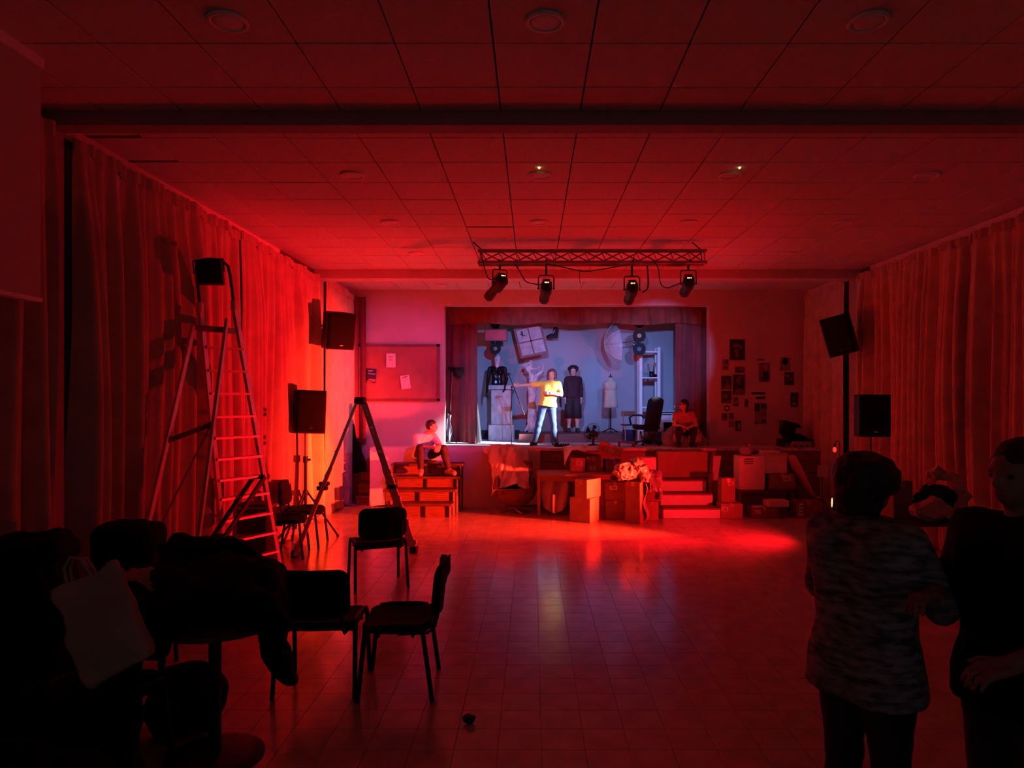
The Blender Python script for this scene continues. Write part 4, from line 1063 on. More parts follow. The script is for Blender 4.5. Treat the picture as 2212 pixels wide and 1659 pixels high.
lantern(2, 'third profile spotlight from the left on the truss', 1367, 619, (0, 0, 0))
lantern(3, 'rightmost profile spotlight on the truss, hung highest', 1489, 607, (0, 0, 0))
# side spotlight on the right pilaster
d = (WING_AIM - WING_LOC).normalized(); R = d.to_track_quat('Z', 'Y').to_matrix(); Lw = lambda x, y, z: WING_LOC + R @ Vector((x, y, z))
t = thing('wall_spotlight', 'black side spotlight on the right wall, hidden behind the tilted loudspeaker', 'stage light', (WING_LOC.x + .1, WING_LOC.y, WING_LOC.z - .1))
MB().tube([Lw(0, 0, -.24), Lw(0, 0, -.22), Lw(0, 0, -.06), Lw(0, 0, 0)], [.04, .07, .075, .065], 18).build('lamp_housing', 'black', parent=t)
MB().tube([Lw(0, 0, -.01), Lw(0, 0, .004)], .055, 18).build('lens', 'lamp_diffuser', parent=t)
MB().tube([Lw(0, 0, -.12), Vector((XR - .155, WING_LOC.y - .06, WING_LOC.z + .12))], .014, 8).build('wall_arm', 'black', parent=t)
spot('side_beam', Lw(0, 0, .03), WING_AIM, 19000, (.72, .84, 1.0), 13, .5, .05)
spot('side_spill', Lw(0, 0, .03), (-3.3, 12.6, 2.2), 260, (.70, .72, 1.0), 26, 1.0, .05)
def cable(label, pts, r=.007):
    P_ = [px(x, y, Yt0 + dy) for x, y, dy in pts]; out = []
    for i in range(len(P_) - 1):
        p0 = P_[max(i - 1, 0)]; p1 = P_[i]; p2 = P_[i + 1]; p3 = P_[min(i + 2, len(P_) - 1)]
        for k in range(6):
            s_ = k / 6; out.append(.5 * ((2 * p1) + (p2 - p0) * s_ + (2 * p0 - 5 * p1 + 4 * p2 - p3) * s_ ** 2 + (3 * p1 - p0 - 3 * p2 + p3) * s_ ** 3))
    out.append(P_[-1])
    one('power_cable', MB().tube(out, r, 6), 'black', label, 'cable', 'cables on the truss', smooth=True)
cable('black cable running down the left end of the truss to the first spotlight', [(1040, 548, -.03), (1045, 572, -.04), (1052, 596, -.03), (1060, 604, .0), (1070, 601, .02)])
cable('black cable looping from the truss to the second spotlight', [(1112, 571, -.03), (1122, 585, -.02), (1135, 607, .0), (1152, 613, .02), (1168, 615, .03)])
cable('long black cable sagging along the bottom of the truss', [(1180, 570, -.03), (1220, 578, -.03), (1262, 586, -.03), (1310, 580, -.03), (1360, 571, -.03)])
cable('thick black cable beside the third spotlight', [(1398, 573, -.03), (1400, 600, -.02), (1399, 622, .02), (1388, 632, .05)], .010)
cable('black cable looping from the truss to the rightmost spotlight', [(1412, 562, -.04), (1422, 580, -.03), (1427, 612, .0), (1440, 622, .0), (1456, 617, .02), (1472, 611, .04)])
cable('short loose black cable end dangling in the middle of the truss', [(1253, 582, -.03), (1252, 600, -.03), (1254, 613, -.03)], .004)

# ---- ceiling downlights
names = {3.72: 'first row from the camera', 6.30: 'second row from the camera', 8.0: 'row before the truss', 9.73: 'row behind the truss', 12.5: 'row next to the stage wall'}
cn = {-1.63: 'leftmost', .07: 'second from left', 1.80: 'third from left', 3.58: 'rightmost'}
for yy, rn in names.items():
    for x, c_ in cn.items():
        if yy == 12.5 and x > 0: continue
        if yy == 3.72 and x > 3: continue
        t = thing('ceiling_downlight', '%s round ceiling downlight in the %s' % (c_, rn), 'ceiling light', (x, yy, ZC - .02), 0, 'round ceiling downlights')
        MB().lathe([(.105, .02), (.108, .008), (.10, .0), (.085, .002), (.082, .012), (.082, .019)], (x, yy, ZC - .02), 28).build('trim_ring', 'white_paint', parent=t, smooth=True)
        MB().lathe([(.080, .018), (.080, .006), (.06, .002), (.01, .0)], (x, yy, ZC - .018), 24).build('diffuser', 'lamp_diffuser', parent=t, smooth=True)
        if yy == 6.30 and x in (.07, 1.80): MB().sphere((x - .01 + .03 * (x > 1), yy - .20, ZC - .006), .009, 8, 6).build('status_light', 'led_green', parent=t)

# ---- loudspeakers
def speaker(label, c, size, yaw, pitch, roll, bracket=None, stand=None, name='loudspeaker'):
    w, d, h = size; c = Vector(c)
    R = Matrix.Rotation(yaw, 3, 'Z') @ Matrix.Rotation(pitch, 3, 'X') @ Matrix.Rotation(roll, 3, 'Y')
    base = (c.x, c.y, c.z - h / 2)
    t = thing(name, label, 'loudspeaker', base)
    L = lambda x, y, z: c + R @ Vector((x, y, z))
    # trapezoid cabinet, grille on -y
    po = [(-w / 2, -d / 2), (w / 2, -d / 2), (w / 2, d * .1), (w * .32, d / 2), (-w * .32, d / 2), (-w / 2, d * .1)]
    MB().prism(po, L(0, 0, -h / 2), R @ Vector((1, 0, 0)), R @ Vector((0, 1, 0)), R @ Vector((0, 0, h))).build('cabinet', 'black', parent=t, bevel=.008)
    g = MB().grid(lambda u, v: tuple(L((u - .5) * w * .94, -d / 2 - .012 - .012 * (1 - (2 * u - 1) ** 2), (v - .5) * h * .94)), 10, 10, .012); g.build('grille', 'grille', parent=t, smooth=True)
    MB().box(L(0, -d / 2 - .026, -h * .38), (.05, .004, .018), R).build('badge', 'chrome', parent=t)
    for sg in (-1, 1): MB().box(L(sg * w * .505, .0, h * .1), (.012, .10, .03), R).build('side_handle', 'black_gloss', parent=t)
    if bracket: MB().tube([L(0, d * .45, 0), Vector(bracket)], .02, 8).build('bracket', 'black', parent=t)
    return t
speaker('black loudspeaker fixed high on the left wall before the stage', (px(728, 0, 10.7).x, 10.7, 2.96), (.44, .36, .56), math.radians(38), math.radians(10), 0, (XL + .15, 11.1, 3.0))
speaker('black loudspeaker tilted on the right wall beside the curtain', (px(1815, 0, 10.6).x, 10.6, 2.88), (.40, .34, .60), math.radians(-35), math.radians(8), math.radians(-13), (XR - .15, 11.1, 2.95))
def stand(label, x, y, ztop, rot, spread=.5, zhub=.62):
    t = thing('speaker_stand', label, 'speaker stand', (x, y, 0))
    MB().cyl((x, y, .12), (x, y, 1.1), .022, n=12).build('lower_tube', 'black', parent=t)
    MB().cyl((x, y, 1.05), (x, y, ztop), .016, n=12).build('upper_tube', 'dark_alu', parent=t)
    MB().cyl((x, y, 1.03), (x, y, 1.12), .034, n=12).build('collar', 'black', parent=t)
    MB().cyl((x, y, zhub - .04), (x, y, zhub + .03), .038, n=12).build('hub', 'black', parent=t)
    MB().cyl((x + .03, y, 1.07), (x + .07, y, 1.07), .014, n=10).build('knob', 'black', parent=t)
    for k in range(3):
        w = rot + k * 2.0944; e = Vector((x + spread * math.cos(w), y + spread * math.sin(w), .018))
        lg = MB().bar((x + .03 * math.cos(w), y + .03 * math.sin(w), zhub), e, .022, .022).build('leg', 'black', parent=t)
        MB().cyl(e - Vector((0, 0, .016)), e + Vector((0, 0, .012)), .02, n=10).build('rubber_foot', 'black', parent=lg)
        MB().bar((x, y, .18), (x + spread * .5 * math.cos(w), y + spread * .5 * math.sin(w), zhub * .53), .016, .010).build('brace', 'black', parent=t)
    return t
sx, sy = px(660, 0, 9.55).x, 9.55
stand('black tripod speaker stand before the bright left curtain', sx, sy, 1.43, .15, .43)
speaker('black loudspeaker on a tripod stand before the bright left curtain', (sx + .05, sy - .02, 1.43 + .295), (.40, .34, .585), math.radians(28), math.radians(-3), math.radians(2.5))
rx, ry = px(1880, 0, 8.4).x, 8.4
stand('black tripod speaker stand before the right curtain behind the two people', rx, ry, 1.455, .4)
speaker('black loudspeaker on a tripod stand before the right curtain', (rx, ry, 1.455 + .255), (.36, .30, .505), math.radians(-6), 0, 0)

# ---- notice board on the stage wall (left)
Yn = YB - .03
a, b = px(776, 866, YB), px(951, 744, YB)
t = thing('notice_board', 'wide brown paper-covered notice board on the wall left of the stage', 'notice board', ((a.x + b.x) / 2, Yn, a.z))
def wr(u, v):
    return (a.x + .04 + (b.x - a.x - .08) * u, Yn - .012 - .012 * mnoise.noise(Vector((u * 7, v * 4, 1.3))) - .008 * math.sin(9 * u + 6 * v), a.z + .04 + (b.z - a.z - .08) * v)
MB().span((a.x, Yn, a.z), (b.x, YB - .002, b.z)).build('backing', 'board_brown', parent=t)
MB().grid(wr, 30, 20).build('paper_cover', 'board_brown', parent=t, smooth=True)
for q in ((a.x, b.x, b.z - .045, b.z), (a.x, b.x, a.z - .01, a.z + .04), (a.x, a.x + .05, a.z, b.z), (b.x - .06, b.x, a.z, b.z)):
    MB().span((q[0], Yn - .03, q[2]), (q[1], Yn, q[3])).build('frame_strip', 'board_frame', parent=t)
def notice(label, x0, x1, y0, y1, mat, lines, tilt, lm):
    c = px((x0 + x1) / 2, (y0 + y1) / 2, YB); w = (x1 - x0) / F * YB; h = (y1 - y0) / F * YB
    R = Matrix.Rotation(tilt, 3, 'Y'); c.y = Yn - .036
    t = thing('notice_sheet', label, 'paper', (c.x, c.y, c.z - h / 2), 0, 'papers on the notice board')
    MB().box(c, (w, .003, h), R).build('sheet', mat, parent=t)
    for (lx, lz, lw, lh, mm) in lines: MB().box(c + R @ Vector((lx * w, -.003, lz * h)), (lw * w, .002, lh * h), R).build('print', mm, parent=t)
notice('white paper pinned in the upper middle of the brown notice board', 836, 856, 764, 794, 'paper', [(-.03, .28, .5, .03, 'ink'), (0, .14, .35, .02, 'ink'), (0, .04, .45, .03, 'ink')], 0, 0)
notice('white paper pinned tilted in the lower middle of the brown notice board', 867, 887, 811, 840, 'paper', [(0, .38, .5, .05, 'ink'), (0, .1, .5, .015, 'kraft')], -.13, 0)
notice('dark blue leaflet pinned on the left of the brown notice board', 794, 814, 797, 827, 'ink_blue', [(-.12, .36, .5, .03, 'paper'), (-.2, .28, .3, .02, 'paper'), (0, .14, .75, .04, 'paper'), (.1, -.32, .7, .2, 'label_red'), (-.15, -.42, .5, .12, 'label_orange')], .08, 0)

# ---- posters on the wall right of the stage
def poster(label, x0, x1, y0, y1, mat, shapes=(), round_=False, name='poster', yaw=0):
    c = px((x0 + x1) / 2, (y0 + y1) / 2, YB); w = (x1 - x0) / F * YB; h = (y1 - y0) / F * YB; c.y = YB - .005
    t = thing(name, label, 'poster', (c.x, c.y, c.z - h / 2), 0, 'posters on the wall right of the stage')
    if round_: MB().tube([c + Vector((math.cos(q * .3927) * w * .40, 0, math.sin(q * .3927) * h * .40)) for q in range(16)], .012, 6, close=True).build('ring', mat, parent=t)
    else: MB().box(c, (w, .003, h)).build('sheet', mat, parent=t)
    for (poly, mm) in shapes:
        MB().prism([(p_[0] * w, p_[1] * h) for p_ in poly], c + Vector((0, -.0035, 0)), (1, 0, 0), (0, 0, 1), (0, .002, 0)).build('print', mm, parent=t)
def blob(cx_, cz_, rx_, rz_, n=10, ph=0): return [(cx_ + rx_ * math.cos(2 * math.pi * k / n + ph), cz_ + rz_ * math.sin(2 * math.pi * k / n + ph)) for k in range(n)]
def rect(a_, b_, c_, d_): return [(a_, c_), (b_, c_), (b_, d_), (a_, d_)]
M('poster_dark', (.035, .022, .02), .6); M('poster_mid', (.20, .13, .12), .7); M('poster_grey', (.30, .23, .21), .7)
poster('large black poster with a pale hand and figure, topmost on the right stage wall', 1576, 1609, 733, 778, 'poster_dark', [(rect(-.28, .1, .12, .3), 'poster_mid'), (blob(.22, .12, .1, .1), 'poster_mid'), (blob(-.05, -.08, .16, .12), 'poster_mid'), (blob(.0, -.26, .1, .12), 'poster_mid')])
poster('small pale sketch below the left corner of the largest poster', 1560, 1574, 776, 800, 'poster_grey', [([(-.1, .1), (.4, .1), (.35, .5)], 'poster_dark'), ([(-.4, -.4), (.0, -.1), (.4, -.4), (0, -.25)], 'poster_dark')])
poster('small landscape print directly below the largest poster', 1587, 1609, 792, 806, 'poster_mid', [(rect(-.4, .4, -.35, -.1), 'poster_dark'), (rect(-.3, -.1, 0, .35), 'poster_dark')])
poster('dark photo print at the left edge, upper of two stacked', 1558, 1580, 812, 841, 'poster_dark', [(blob(0, .2, .12, .1), 'poster_mid'), ([(-.3, -.45), (.1, .1), (.45, -.45)], 'poster_mid')])
poster('tall dark poster with a pale slanting arm and pale base', 1583, 1609, 809, 853, 'poster_dark', [([(-.3, .2), (.1, .48), (.35, .45), (.05, .15), (.2, .06), (-.1, .06)], 'poster_mid'), ([(-.48, -.48), (-.3, -.25), (.05, -.17), (.48, -.3), (.48, -.48)], 'poster_mid')])
poster('dark photo print at the left edge, lower of two stacked', 1558, 1580, 844, 871, 'poster_dark', [(blob(-.1, .05, .25, .2), 'poster_mid'), (rect(-.45, .45, -.42, -.3), 'poster_mid')])
poster('small print with dark top below the tall dark poster', 1583, 1595, 858, 877, 'poster_grey', [([(-.4, .1), (.1, .5), (.4, .1), (.1, .2)], 'poster_dark'), (rect(-.5, .5, -.5, -.3), 'poster_dark')])
poster('tiny narrow print right of the print with dark top', 1608, 1616, 862, 880, 'poster_mid', [(rect(-.3, .3, -.3, .3), 'poster_dark')])
poster('dark ring-shaped paper cutout at the left edge of the poster wall', 1563, 1577, 875, 888, 'poster_dark', round_=True)
poster('small square print below the ring cutout on the left', 1559, 1571, 892, 908, 'poster_mid', [(blob(.1, .1, .3, .3), 'poster_dark')])
poster('small square print below the ring cutout on the right', 1574, 1585, 892, 906, 'poster_mid', [(rect(-.3, .3, -.2, .4), 'poster_dark')])
poster('lowest faint small print left of the dark narrow photo', 1574, 1586, 909, 923, 'poster_grey', [(blob(0, 0, .2, .2), 'poster_mid')])
poster('lowest dark narrow photo of the left poster cluster', 1588, 1601, 909, 931, 'poster_dark', [(blob(.1, -.05, .25, .38), 'poster_grey')])
poster('portrait poster in the upper middle of the poster wall', 1639, 1663, 784, 825, 'poster_mid', [(blob(.1, .26, .18, .18), 'poster_grey'), ([(-.2, -.48), (-.1, 0), (.3, .05), (.45, -.2), (.2, -.48)], 'poster_dark')])
poster('upper dark strip of illegible lettering in the middle of the poster wall', 1623, 1653, 847, 852, 'poster_dark')
poster('lower dark strip of illegible lettering in the middle of the poster wall', 1632, 1653, 857, 862, 'poster_dark')
poster('short faint lettering above the portrait poster', 1636, 1651, 775, 779, 'poster_mid')
poster('tall poster split in dark and pale fields below the lettering', 1630, 1656, 871, 916, 'poster_grey', [(rect(-.5, -.1, .1, .5), 'poster_dark'), (rect(.05, .5, .25, .5), 'poster_dark'), (rect(.1, .48, -.44, -.28), 'poster_dark'), (rect(-.5, -.2, -.5, -.42), 'poster_dark'), (blob(.3, -.05, .18, .1), 'poster_mid')])
poster('pale portrait sketch at the upper right of the poster wall', 1685, 1707, 772, 801, 'poster_grey', [(blob(0, .2, .3, .3), 'poster_dark'), (blob(0, .12, .18, .24), 'poster_grey'), (rect(-.5, -.25, -.48, -.3), 'poster_mid')])
poster('black landscape print with pale marks at the right of the poster wall', 1694, 1715, 804, 832, 'poster_dark', [(blob(-.15, .2, .14, .14), 'poster_grey'), ([(-.4, -.2), (-.1, .0), (.45, .08), (.3, -.2), (.0, -.1)], 'poster_mid')])
poster('narrow black print with a pale vase shape, rightmost on the wall', 1707, 1724, 848, 879, 'poster_dark', [(blob(0, .12, .22, .12), 'poster_mid'), (blob(0, -.3, .32, .12), 'poster_grey')])
poster('dark framed picture behind the black coat at the right stage corner', 1683, 1703, 908, 937, 'poster_dark', [(rect(-.4, .4, -.35, .35), 'poster_mid')])
# ================================================================== along the stage front
def carton(label, c, size, rz=0.0, mat='kraft', paper=None, tape=True, cat='box', name='carton', flaps=0.0, R3=None):
    """cardboard box, c = centre of the base"""
    c = Vector(c); w, d, h = size; R = rotz(rz) if R3 is None else R3
    L = lambda x, y, z: c + R @ Vector((x, y, z))
    t = thing(name, label, cat, tuple(c))
    if flaps:
        th = .006; m = MB()
        for q, s_ in (((0, -d / 2, h / 2), (w, th, h)), ((0, d / 2, h / 2), (w, th, h)), ((-w / 2, 0, h / 2), (th, d, h)), ((w / 2, 0, h / 2), (th, d, h)), ((0, 0, th / 2), (w, d, th))): m.box(L(*q), s_, R)
        m.build('body', mat, parent=t)
        for sg in (-1, 1):
            MB().prism([(-w / 2, 0), (w / 2, 0), (w / 2 - .01, flaps), (-w / 2 + .01, flaps)], L(0, sg * d / 2, h), R @ Vector((1, 0, 0)), R @ Vector((0, sg * .8, .35)), R @ Vector((0, 0, .004))).build('flap', mat, parent=t)
            MB().prism([(-d / 2, 0), (d / 2, 0), (d / 2 - .01, flaps), (-d / 2 + .01, flaps)], L(sg * w / 2, 0, h), R @ Vector((0, 1, 0)), R @ Vector((sg * .85, 0, -.3)), R @ Vector((0, 0, .004))).build('flap', mat, parent=t)
    else:
        MB().cbox(L(0, 0, h / 2), (w, d, h), .006, R).build('body', mat, parent=t)
        if tape:
            MB().box(L(0, 0, h + .0005), (.05, d * .99, .002), R).build('tape', 'tape', parent=t)
            MB().box(L(0, -d / 2 - .0005, h - .03), (.05, .002, .06), R).build('tape', 'tape', parent=t)
    if paper:
        x, z, pw, ph, tl = paper; Rp = R @ Matrix.Rotation(tl, 3, 'Y')
        lb = MB().box(L(x, -d / 2 - .0025, z), (pw, .002, ph), Rp).build('paper_label', 'paper', parent=t)
        for k in (.25, 0, -.25): MB().box(L(x, -d / 2 - .0045, z) + Rp @ Vector((0, 0, k * ph)), (pw * (.75 - .2 * abs(k)), .0015, ph * .10), Rp).build('handwriting', 'ink', parent=lb)
    return t

# pale drape over the left part of the stage front
def drape(u, v):
    x = -2.86 + 3.0 * u
    top = ZS + .012; z = top - (top - .015) * v * (1 - .04 * math.sin(7 * u))
    y = YS - .035 - .03 * v + .045 * v * math.sin(13 * u + 2.2 * v) + .02 * v * math.sin(31 * u + 5 * v) + .05 * v * mnoise.noise(Vector((u * 5, v * 2.0, .4)))
    if u < .08: y -= .06 * v * (1 - u / .08)
    if v < .06: y = YS + .22 - v / .06 * .255; z = top
    return (x, min(y, YS - .012) if v >= .06 else y, z)
one('stage_drape', MB().grid(drape, 90, 34), 'sheet', 'wide pale cloth draped over the left half of the stage front', 'drape', smooth=True)

# black guitar case in the corner
R = Matrix.Rotation(math.radians(-9), 3, 'Y')
g0 = px(779, 0, 12.9)
poly = [(-.16, 0), (.16, 0), (.19, .12), (.16, .30), (.13, .36), (.14, .46), (.11, .56), (.05, .60), (.045, .92), (-.045, .92), (-.05, .60), (-.11, .56), (-.14, .46), (-.13, .36), (-.16, .30), (-.19, .12)]
m = MB().prism([(x * .8, z) for x, z in poly], (g0.x - .02, 12.90, .53), R @ Vector((.92, .3, 0)), R @ Vector((0, .05, 1)), (.0, -.09, 0))
one('guitar_case', m, 'black_fabric', 'black guitar case leaning upright in the left corner by the stage', 'guitar case', bevel=.01)

# tiered black steps
t = thing('tiered_steps', 'four-tiered dark bench steps in front of the left stage drape', 'steps', (-1.8, 11.65, 0))
tiers = [(.225, 11.12, 11.42, -2.14, -1.28), (.415, 11.38, 11.68, -2.45, -1.25), (.60, 11.64, 11.92, -2.31, -1.22), (.795, 11.88, 12.17, -2.42, -1.19)]
for i, (z, ya, yb, xa, xb) in enumerate(tiers):
    MB().cbox(((xa + xb) / 2, (ya + yb) / 2, z - .022), (xb - xa, yb - ya, .044), .008).build('tread', 'wood_dark', parent=t)
    zb = tiers[i - 1][0] if i else 0.0
    for x in (xa + .04, xb - .04, (xa + xb) / 2):
        MB().span((x - .012, ya + .02, 0), (x + .012, ya + .044, z - .044)).build('leg', 'dark_alu' if x != xb - .04 else 'dull_alu', parent=t)  # paler metal on the right leg paints in the lit end of the steps
    MB().span((xa + .03, ya + .050, zb), (xb - .03, ya + .062, z - .046)).build('riser_panel', 'wood_brown', parent=t)
    for x in (xa + .04, xb - .04): MB().span((x - .018, yb - .05, 0), (x + .018, yb - .015, z - .044)).build('back_leg', 'dark_alu', parent=t)

# swivel armchair with sheet
Ya = 11.62; xa = px(1112, 0, Ya).x
t = thing('swivel_armchair', 'low swivel tub armchair on a star foot, half covered by a sheet', 'armchair', (xa, Ya, 0))
m = sdf([ell((xa, Ya, .42), (.37, .34, .33), k=.05), rbox((xa, Ya + .22, .60), (.24, .06, .20), .06, k=.06), ell((xa, Ya - .04, .62), (.28, .27, .33), sub=True), rbox((xa, Ya - .30, .62), (.24, .2, .17), .02, sub=True)], .014, .04, (((0, 0, .86), (0, 0, 1)),))
m.build('shell', 'wood_brown', parent=t, smooth=True)
MB().cbox((xa, Ya - .07, .37), (.46, .46, .11), .04).build('seat_cushion', 'wood_dark', parent=t)
MB().cyl((xa, Ya, .05), (xa, Ya, .14), .022, n=12).build('post', 'aluminium', parent=t)
for k in range(4):
    w = k * math.pi / 2 + .5; MB().tube([(xa, Ya, .06), (xa + .27 * math.cos(w), Ya + .27 * math.sin(w), .018)], [.02, .014], 8).build('foot', 'aluminium', parent=t)
def cover(u, v):
    # sheet thrown over the chair back and the stage edge, hanging to the seat
    w = .37 - .07 * v + .03 * math.sin(6.0 * v); x = xa - .05 + (u - .5) * 2 * (w + .10 * (v > .55) * (v - .55)) - .22 * (1 - v) ** 2
    path = [(12.42, 1.05), (12.24, 1.09), (12.02, 1.09), (11.88, 1.05), (11.73, .96), (11.64, .76), (11.54, .58), (11.40, .48)]
    q = v * (len(path) - 1); i = min(int(q), len(path) - 2); f_ = q - i
    y = path[i][0] * (1 - f_) + path[i + 1][0] * f_; z = path[i][1] * (1 - f_) + path[i + 1][1] * f_
    nz__ = mnoise.noise(Vector((u * 5 + 3 * v, v * 4, 8.4))); n2 = mnoise.noise(Vector((u * 11 + 4 * v, v * 10, 1.2)))
    drop = .16 * abs(2 * u - 1) ** 2 * min(1, v * 2.0)
    return (x + .03 * n2, y - .05 * nz__ * v - .02 * n2, max(z - drop + .05 * nz__ + .02 * n2, ZS + .014 if y > YS - .02 else .3))
one('dust_sheet', MB().grid(cover, 30, 40, .004), 'sheet', 'pale dust sheet thrown over the swivel armchair and the stage edge', 'sheet', smooth=True)

# long table with boxes
Yb0, Yb1 = 11.27, 12.05; xt0, xt1 = px(1160, 0, Yb0).x, px(1385, 0, Yb0).x
t = thing('long_table', 'plain long table in front of the stage carrying small boxes', 'table', ((xt0 + xt1) / 2, (Yb0 + Yb1) / 2, 0))
MB().cbox(((xt0 + xt1) / 2, (Yb0 + Yb1) / 2, .655), (xt1 - xt0, Yb1 - Yb0, .03), .006).build('table_top', 'kraft', parent=t)
for x in (xt0 + .03, xt1 - .03):
    for y in (Yb0 + .04, Yb1 - .04): MB().span((x - .025, y - .025, 0), (x + .025, y + .025, .64)).build('leg', 'kraft', parent=t)
MB().span((xt0 + .05, Yb0 + .03, .56), (xt1 - .05, Yb0 + .05, .64)).build('apron', 'kraft', parent=t)
def under(u, v):
    x = xt0 + .09 + .40 * u + .05 * math.sin(4 * v) * (u - .5); z = .635 - (.61 - .10 * abs(2 * u - 1)) * v
    return (x, Yb0 + .10 - .06 * v + .035 * math.sin(11 * u + 2 * v), z)
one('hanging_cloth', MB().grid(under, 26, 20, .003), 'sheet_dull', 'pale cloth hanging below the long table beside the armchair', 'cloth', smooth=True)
zt_ = .672
X = lambda x, Y: px(x, 0, Y).x
carton('brown carton with a paper label, left on the long table', (X(1249, 11.62), 11.78, zt_), (.25, .28, .235), 0, 'kraft', (.02, .15, .10, .07, 0))
carton('brown carton with two flaps of tape, right on the long table', (X(1283, 11.62), 11.80, zt_), (.24, .28, .25), 0, 'kraft_dark', (-.02, .07, .10, .08, 0))
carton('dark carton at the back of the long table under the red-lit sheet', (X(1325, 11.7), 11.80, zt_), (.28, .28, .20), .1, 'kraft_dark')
carton('tilted carton wrapped in thin film on top of the cartons on the long table', (X(1318, 11.65), 11.78, .985), (.40, .26, .15), -.15, 'kraft', (.03, .06, .09, .05, 0), R3=rotz(-.2) @ Matrix.Rotation(math.radians(20), 3, 'Y'))
def sheet2(u, v):
    x = X(1218, 11.9) + .62 * u; n_ = mnoise.noise(Vector((u * 5, v * 4, 7.7)))
    y = 12.30 - .62 * v; z = (ZS + .03) if y > YS else ZS + .03 - .02 * (YS - y) / .3
    if u < .2: z -= .30 * max(0, v - .45) * (1 - u / .2) * 1.5
    return (x, y - .03 * n_, z + .045 * n_ + .05 * max(0, u - .6) + .01)
one('thin_sheet', MB().grid(sheet2, 28, 22, .003), 'sheet', 'thin pale sheet lying from the stage edge over the cartons on the table', 'sheet', smooth=True)

# boxes on the floor before the table
RB = -math.radians(33)
bx1 = X(1263, 10.8)
carton('large floor carton below the brightly lit upper carton', (bx1, 10.84, 0), (.36, .30, .375), RB, 'kraft')
carton('upper carton with one glowing yellow side before the long table', (bx1 + .05, 10.83, .377), (.24, .36, .285), RB - .14, 'kraft', (.0, .22, .06, .02, 0))
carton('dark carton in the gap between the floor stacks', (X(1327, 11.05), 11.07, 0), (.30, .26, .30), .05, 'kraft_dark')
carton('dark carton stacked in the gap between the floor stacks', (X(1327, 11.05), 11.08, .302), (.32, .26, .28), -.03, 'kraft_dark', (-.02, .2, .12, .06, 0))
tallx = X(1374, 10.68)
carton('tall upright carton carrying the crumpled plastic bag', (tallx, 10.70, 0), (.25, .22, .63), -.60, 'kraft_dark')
m = sdf([ell((tallx - .10, 10.70, .79), (.22, .16, .13), k=.08), cone((tallx - .05, 10.7, .85), (tallx + .05, 10.68, .97), .10, .05, k=.08), cone((tallx + .08, 10.68, .80), (tallx + .19, 10.62, .52), .08, .03, k=.08), ell((tallx - .22, 10.68, .80), (.10, .10, .13), k=.08)], .012, .06)
m.crumple(.07, 6.5, 3); m.crumple(.02, 18, 1)
for i, v in enumerate(m.v):
    if v.z < .634 and abs(v.x - tallx) < .2: m.v[i] = Vector((v.x, v.y, .634))
one('plastic_bag', m, 'plastic_film', 'shiny crumpled plastic bag glowing on top of the tall carton', 'plastic bag', smooth=True)
m = MB().grid(lambda u, v: (tallx + .125 + .05 * u + .03 * math.sin(9 * v), 10.60 + .08 * u - .02 * math.sin(12 * v + u), .62 - .60 * v + .04 * u), 6, 22, .003)
one('plastic_strip', m, 'plastic_film', 'hanging strip of plastic at the right edge of the tall carton', 'plastic strip', smooth=True)
carton('small carton on the floor right of the tall carton', (X(1408, 10.95), 11.0, 0), (.19, .22, .29), 0, 'kraft')
carton('film-covered carton standing on the small carton by the white steps', (X(1408, 11.0), 11.03, .292), (.22, .24, .46), .08, 'kraft_dark')
m = sdf([rbox((X(1409, 11.0), 11.02, .60), (.115, .13, .15), .02, k=.03), cone((X(1419, 11.0), 10.90, .66), (X(1426, 11.0), 10.87, .36), .04, .03, k=.04)], .012, .03); m.crumple(.035, 9, 5)
one('film_cover', m, 'plastic_film', 'plastic film pulled over the carton beside the white steps', 'plastic film', smooth=True)
carton('bright pale box on top of the film-covered stack by the white steps', (X(1400, 11.1), 11.08, .775), (.215, .2, .20), .0, 'white_card', tape=False)

# white stage steps
t = thing('white_steps', 'three white-fronted steps leading up to the right of the stage', 'steps', (2.55, 11.6, 0))
st = [(.0, .162, 11.05, 2.085, 2.99), (.162, .35, 11.36, 2.10, 2.95), (.35, .54, 11.66, 2.12, 2.92)]
for z0, z1, yf, xa_, xb_ in st:
    MB().span((xa_, yf, z0 + .004), (xb_, yf + .02, z1 - .025)).build('riser', 'white_paint', parent=t)
    MB().cbox(((xa_ + xb_) / 2, yf + .165, z1 - .012), (xb_ - xa_, .35, .024), .005).build('tread', 'kraft_dark', parent=t)
    for x in (xa_, xb_ - .02): MB().span((x, yf + .021, 0), (x + .02, 12.0, z1 - .025)).build('side_panel', 'white_paint', parent=t)
carton('large flat-fronted box on the top of the white steps against the stage', (2.60, 12.10, .545), (.86, .20, .44), 0, 'kraft', tape=False)
MBp = MB().prism([(0, 0), (.10, 0), (.16, .42), (.03, .42)], (X(1538, 11.95), 11.95, .50), (1, 0, 0), (0, 0, 1), (0, .02, 0))
t = thing('leaning_board', 'narrow pale board leaning beside the white steps', 'board', (X(1545, 11.95), 11.95, .0))
MBp.build('panel', 'white_card', parent=t); MB().span((X(1540, 11.95), 11.955, 0), (X(1540, 11.95) + .09, 11.975, .50)).build('support', 'wood_dark', parent=t)

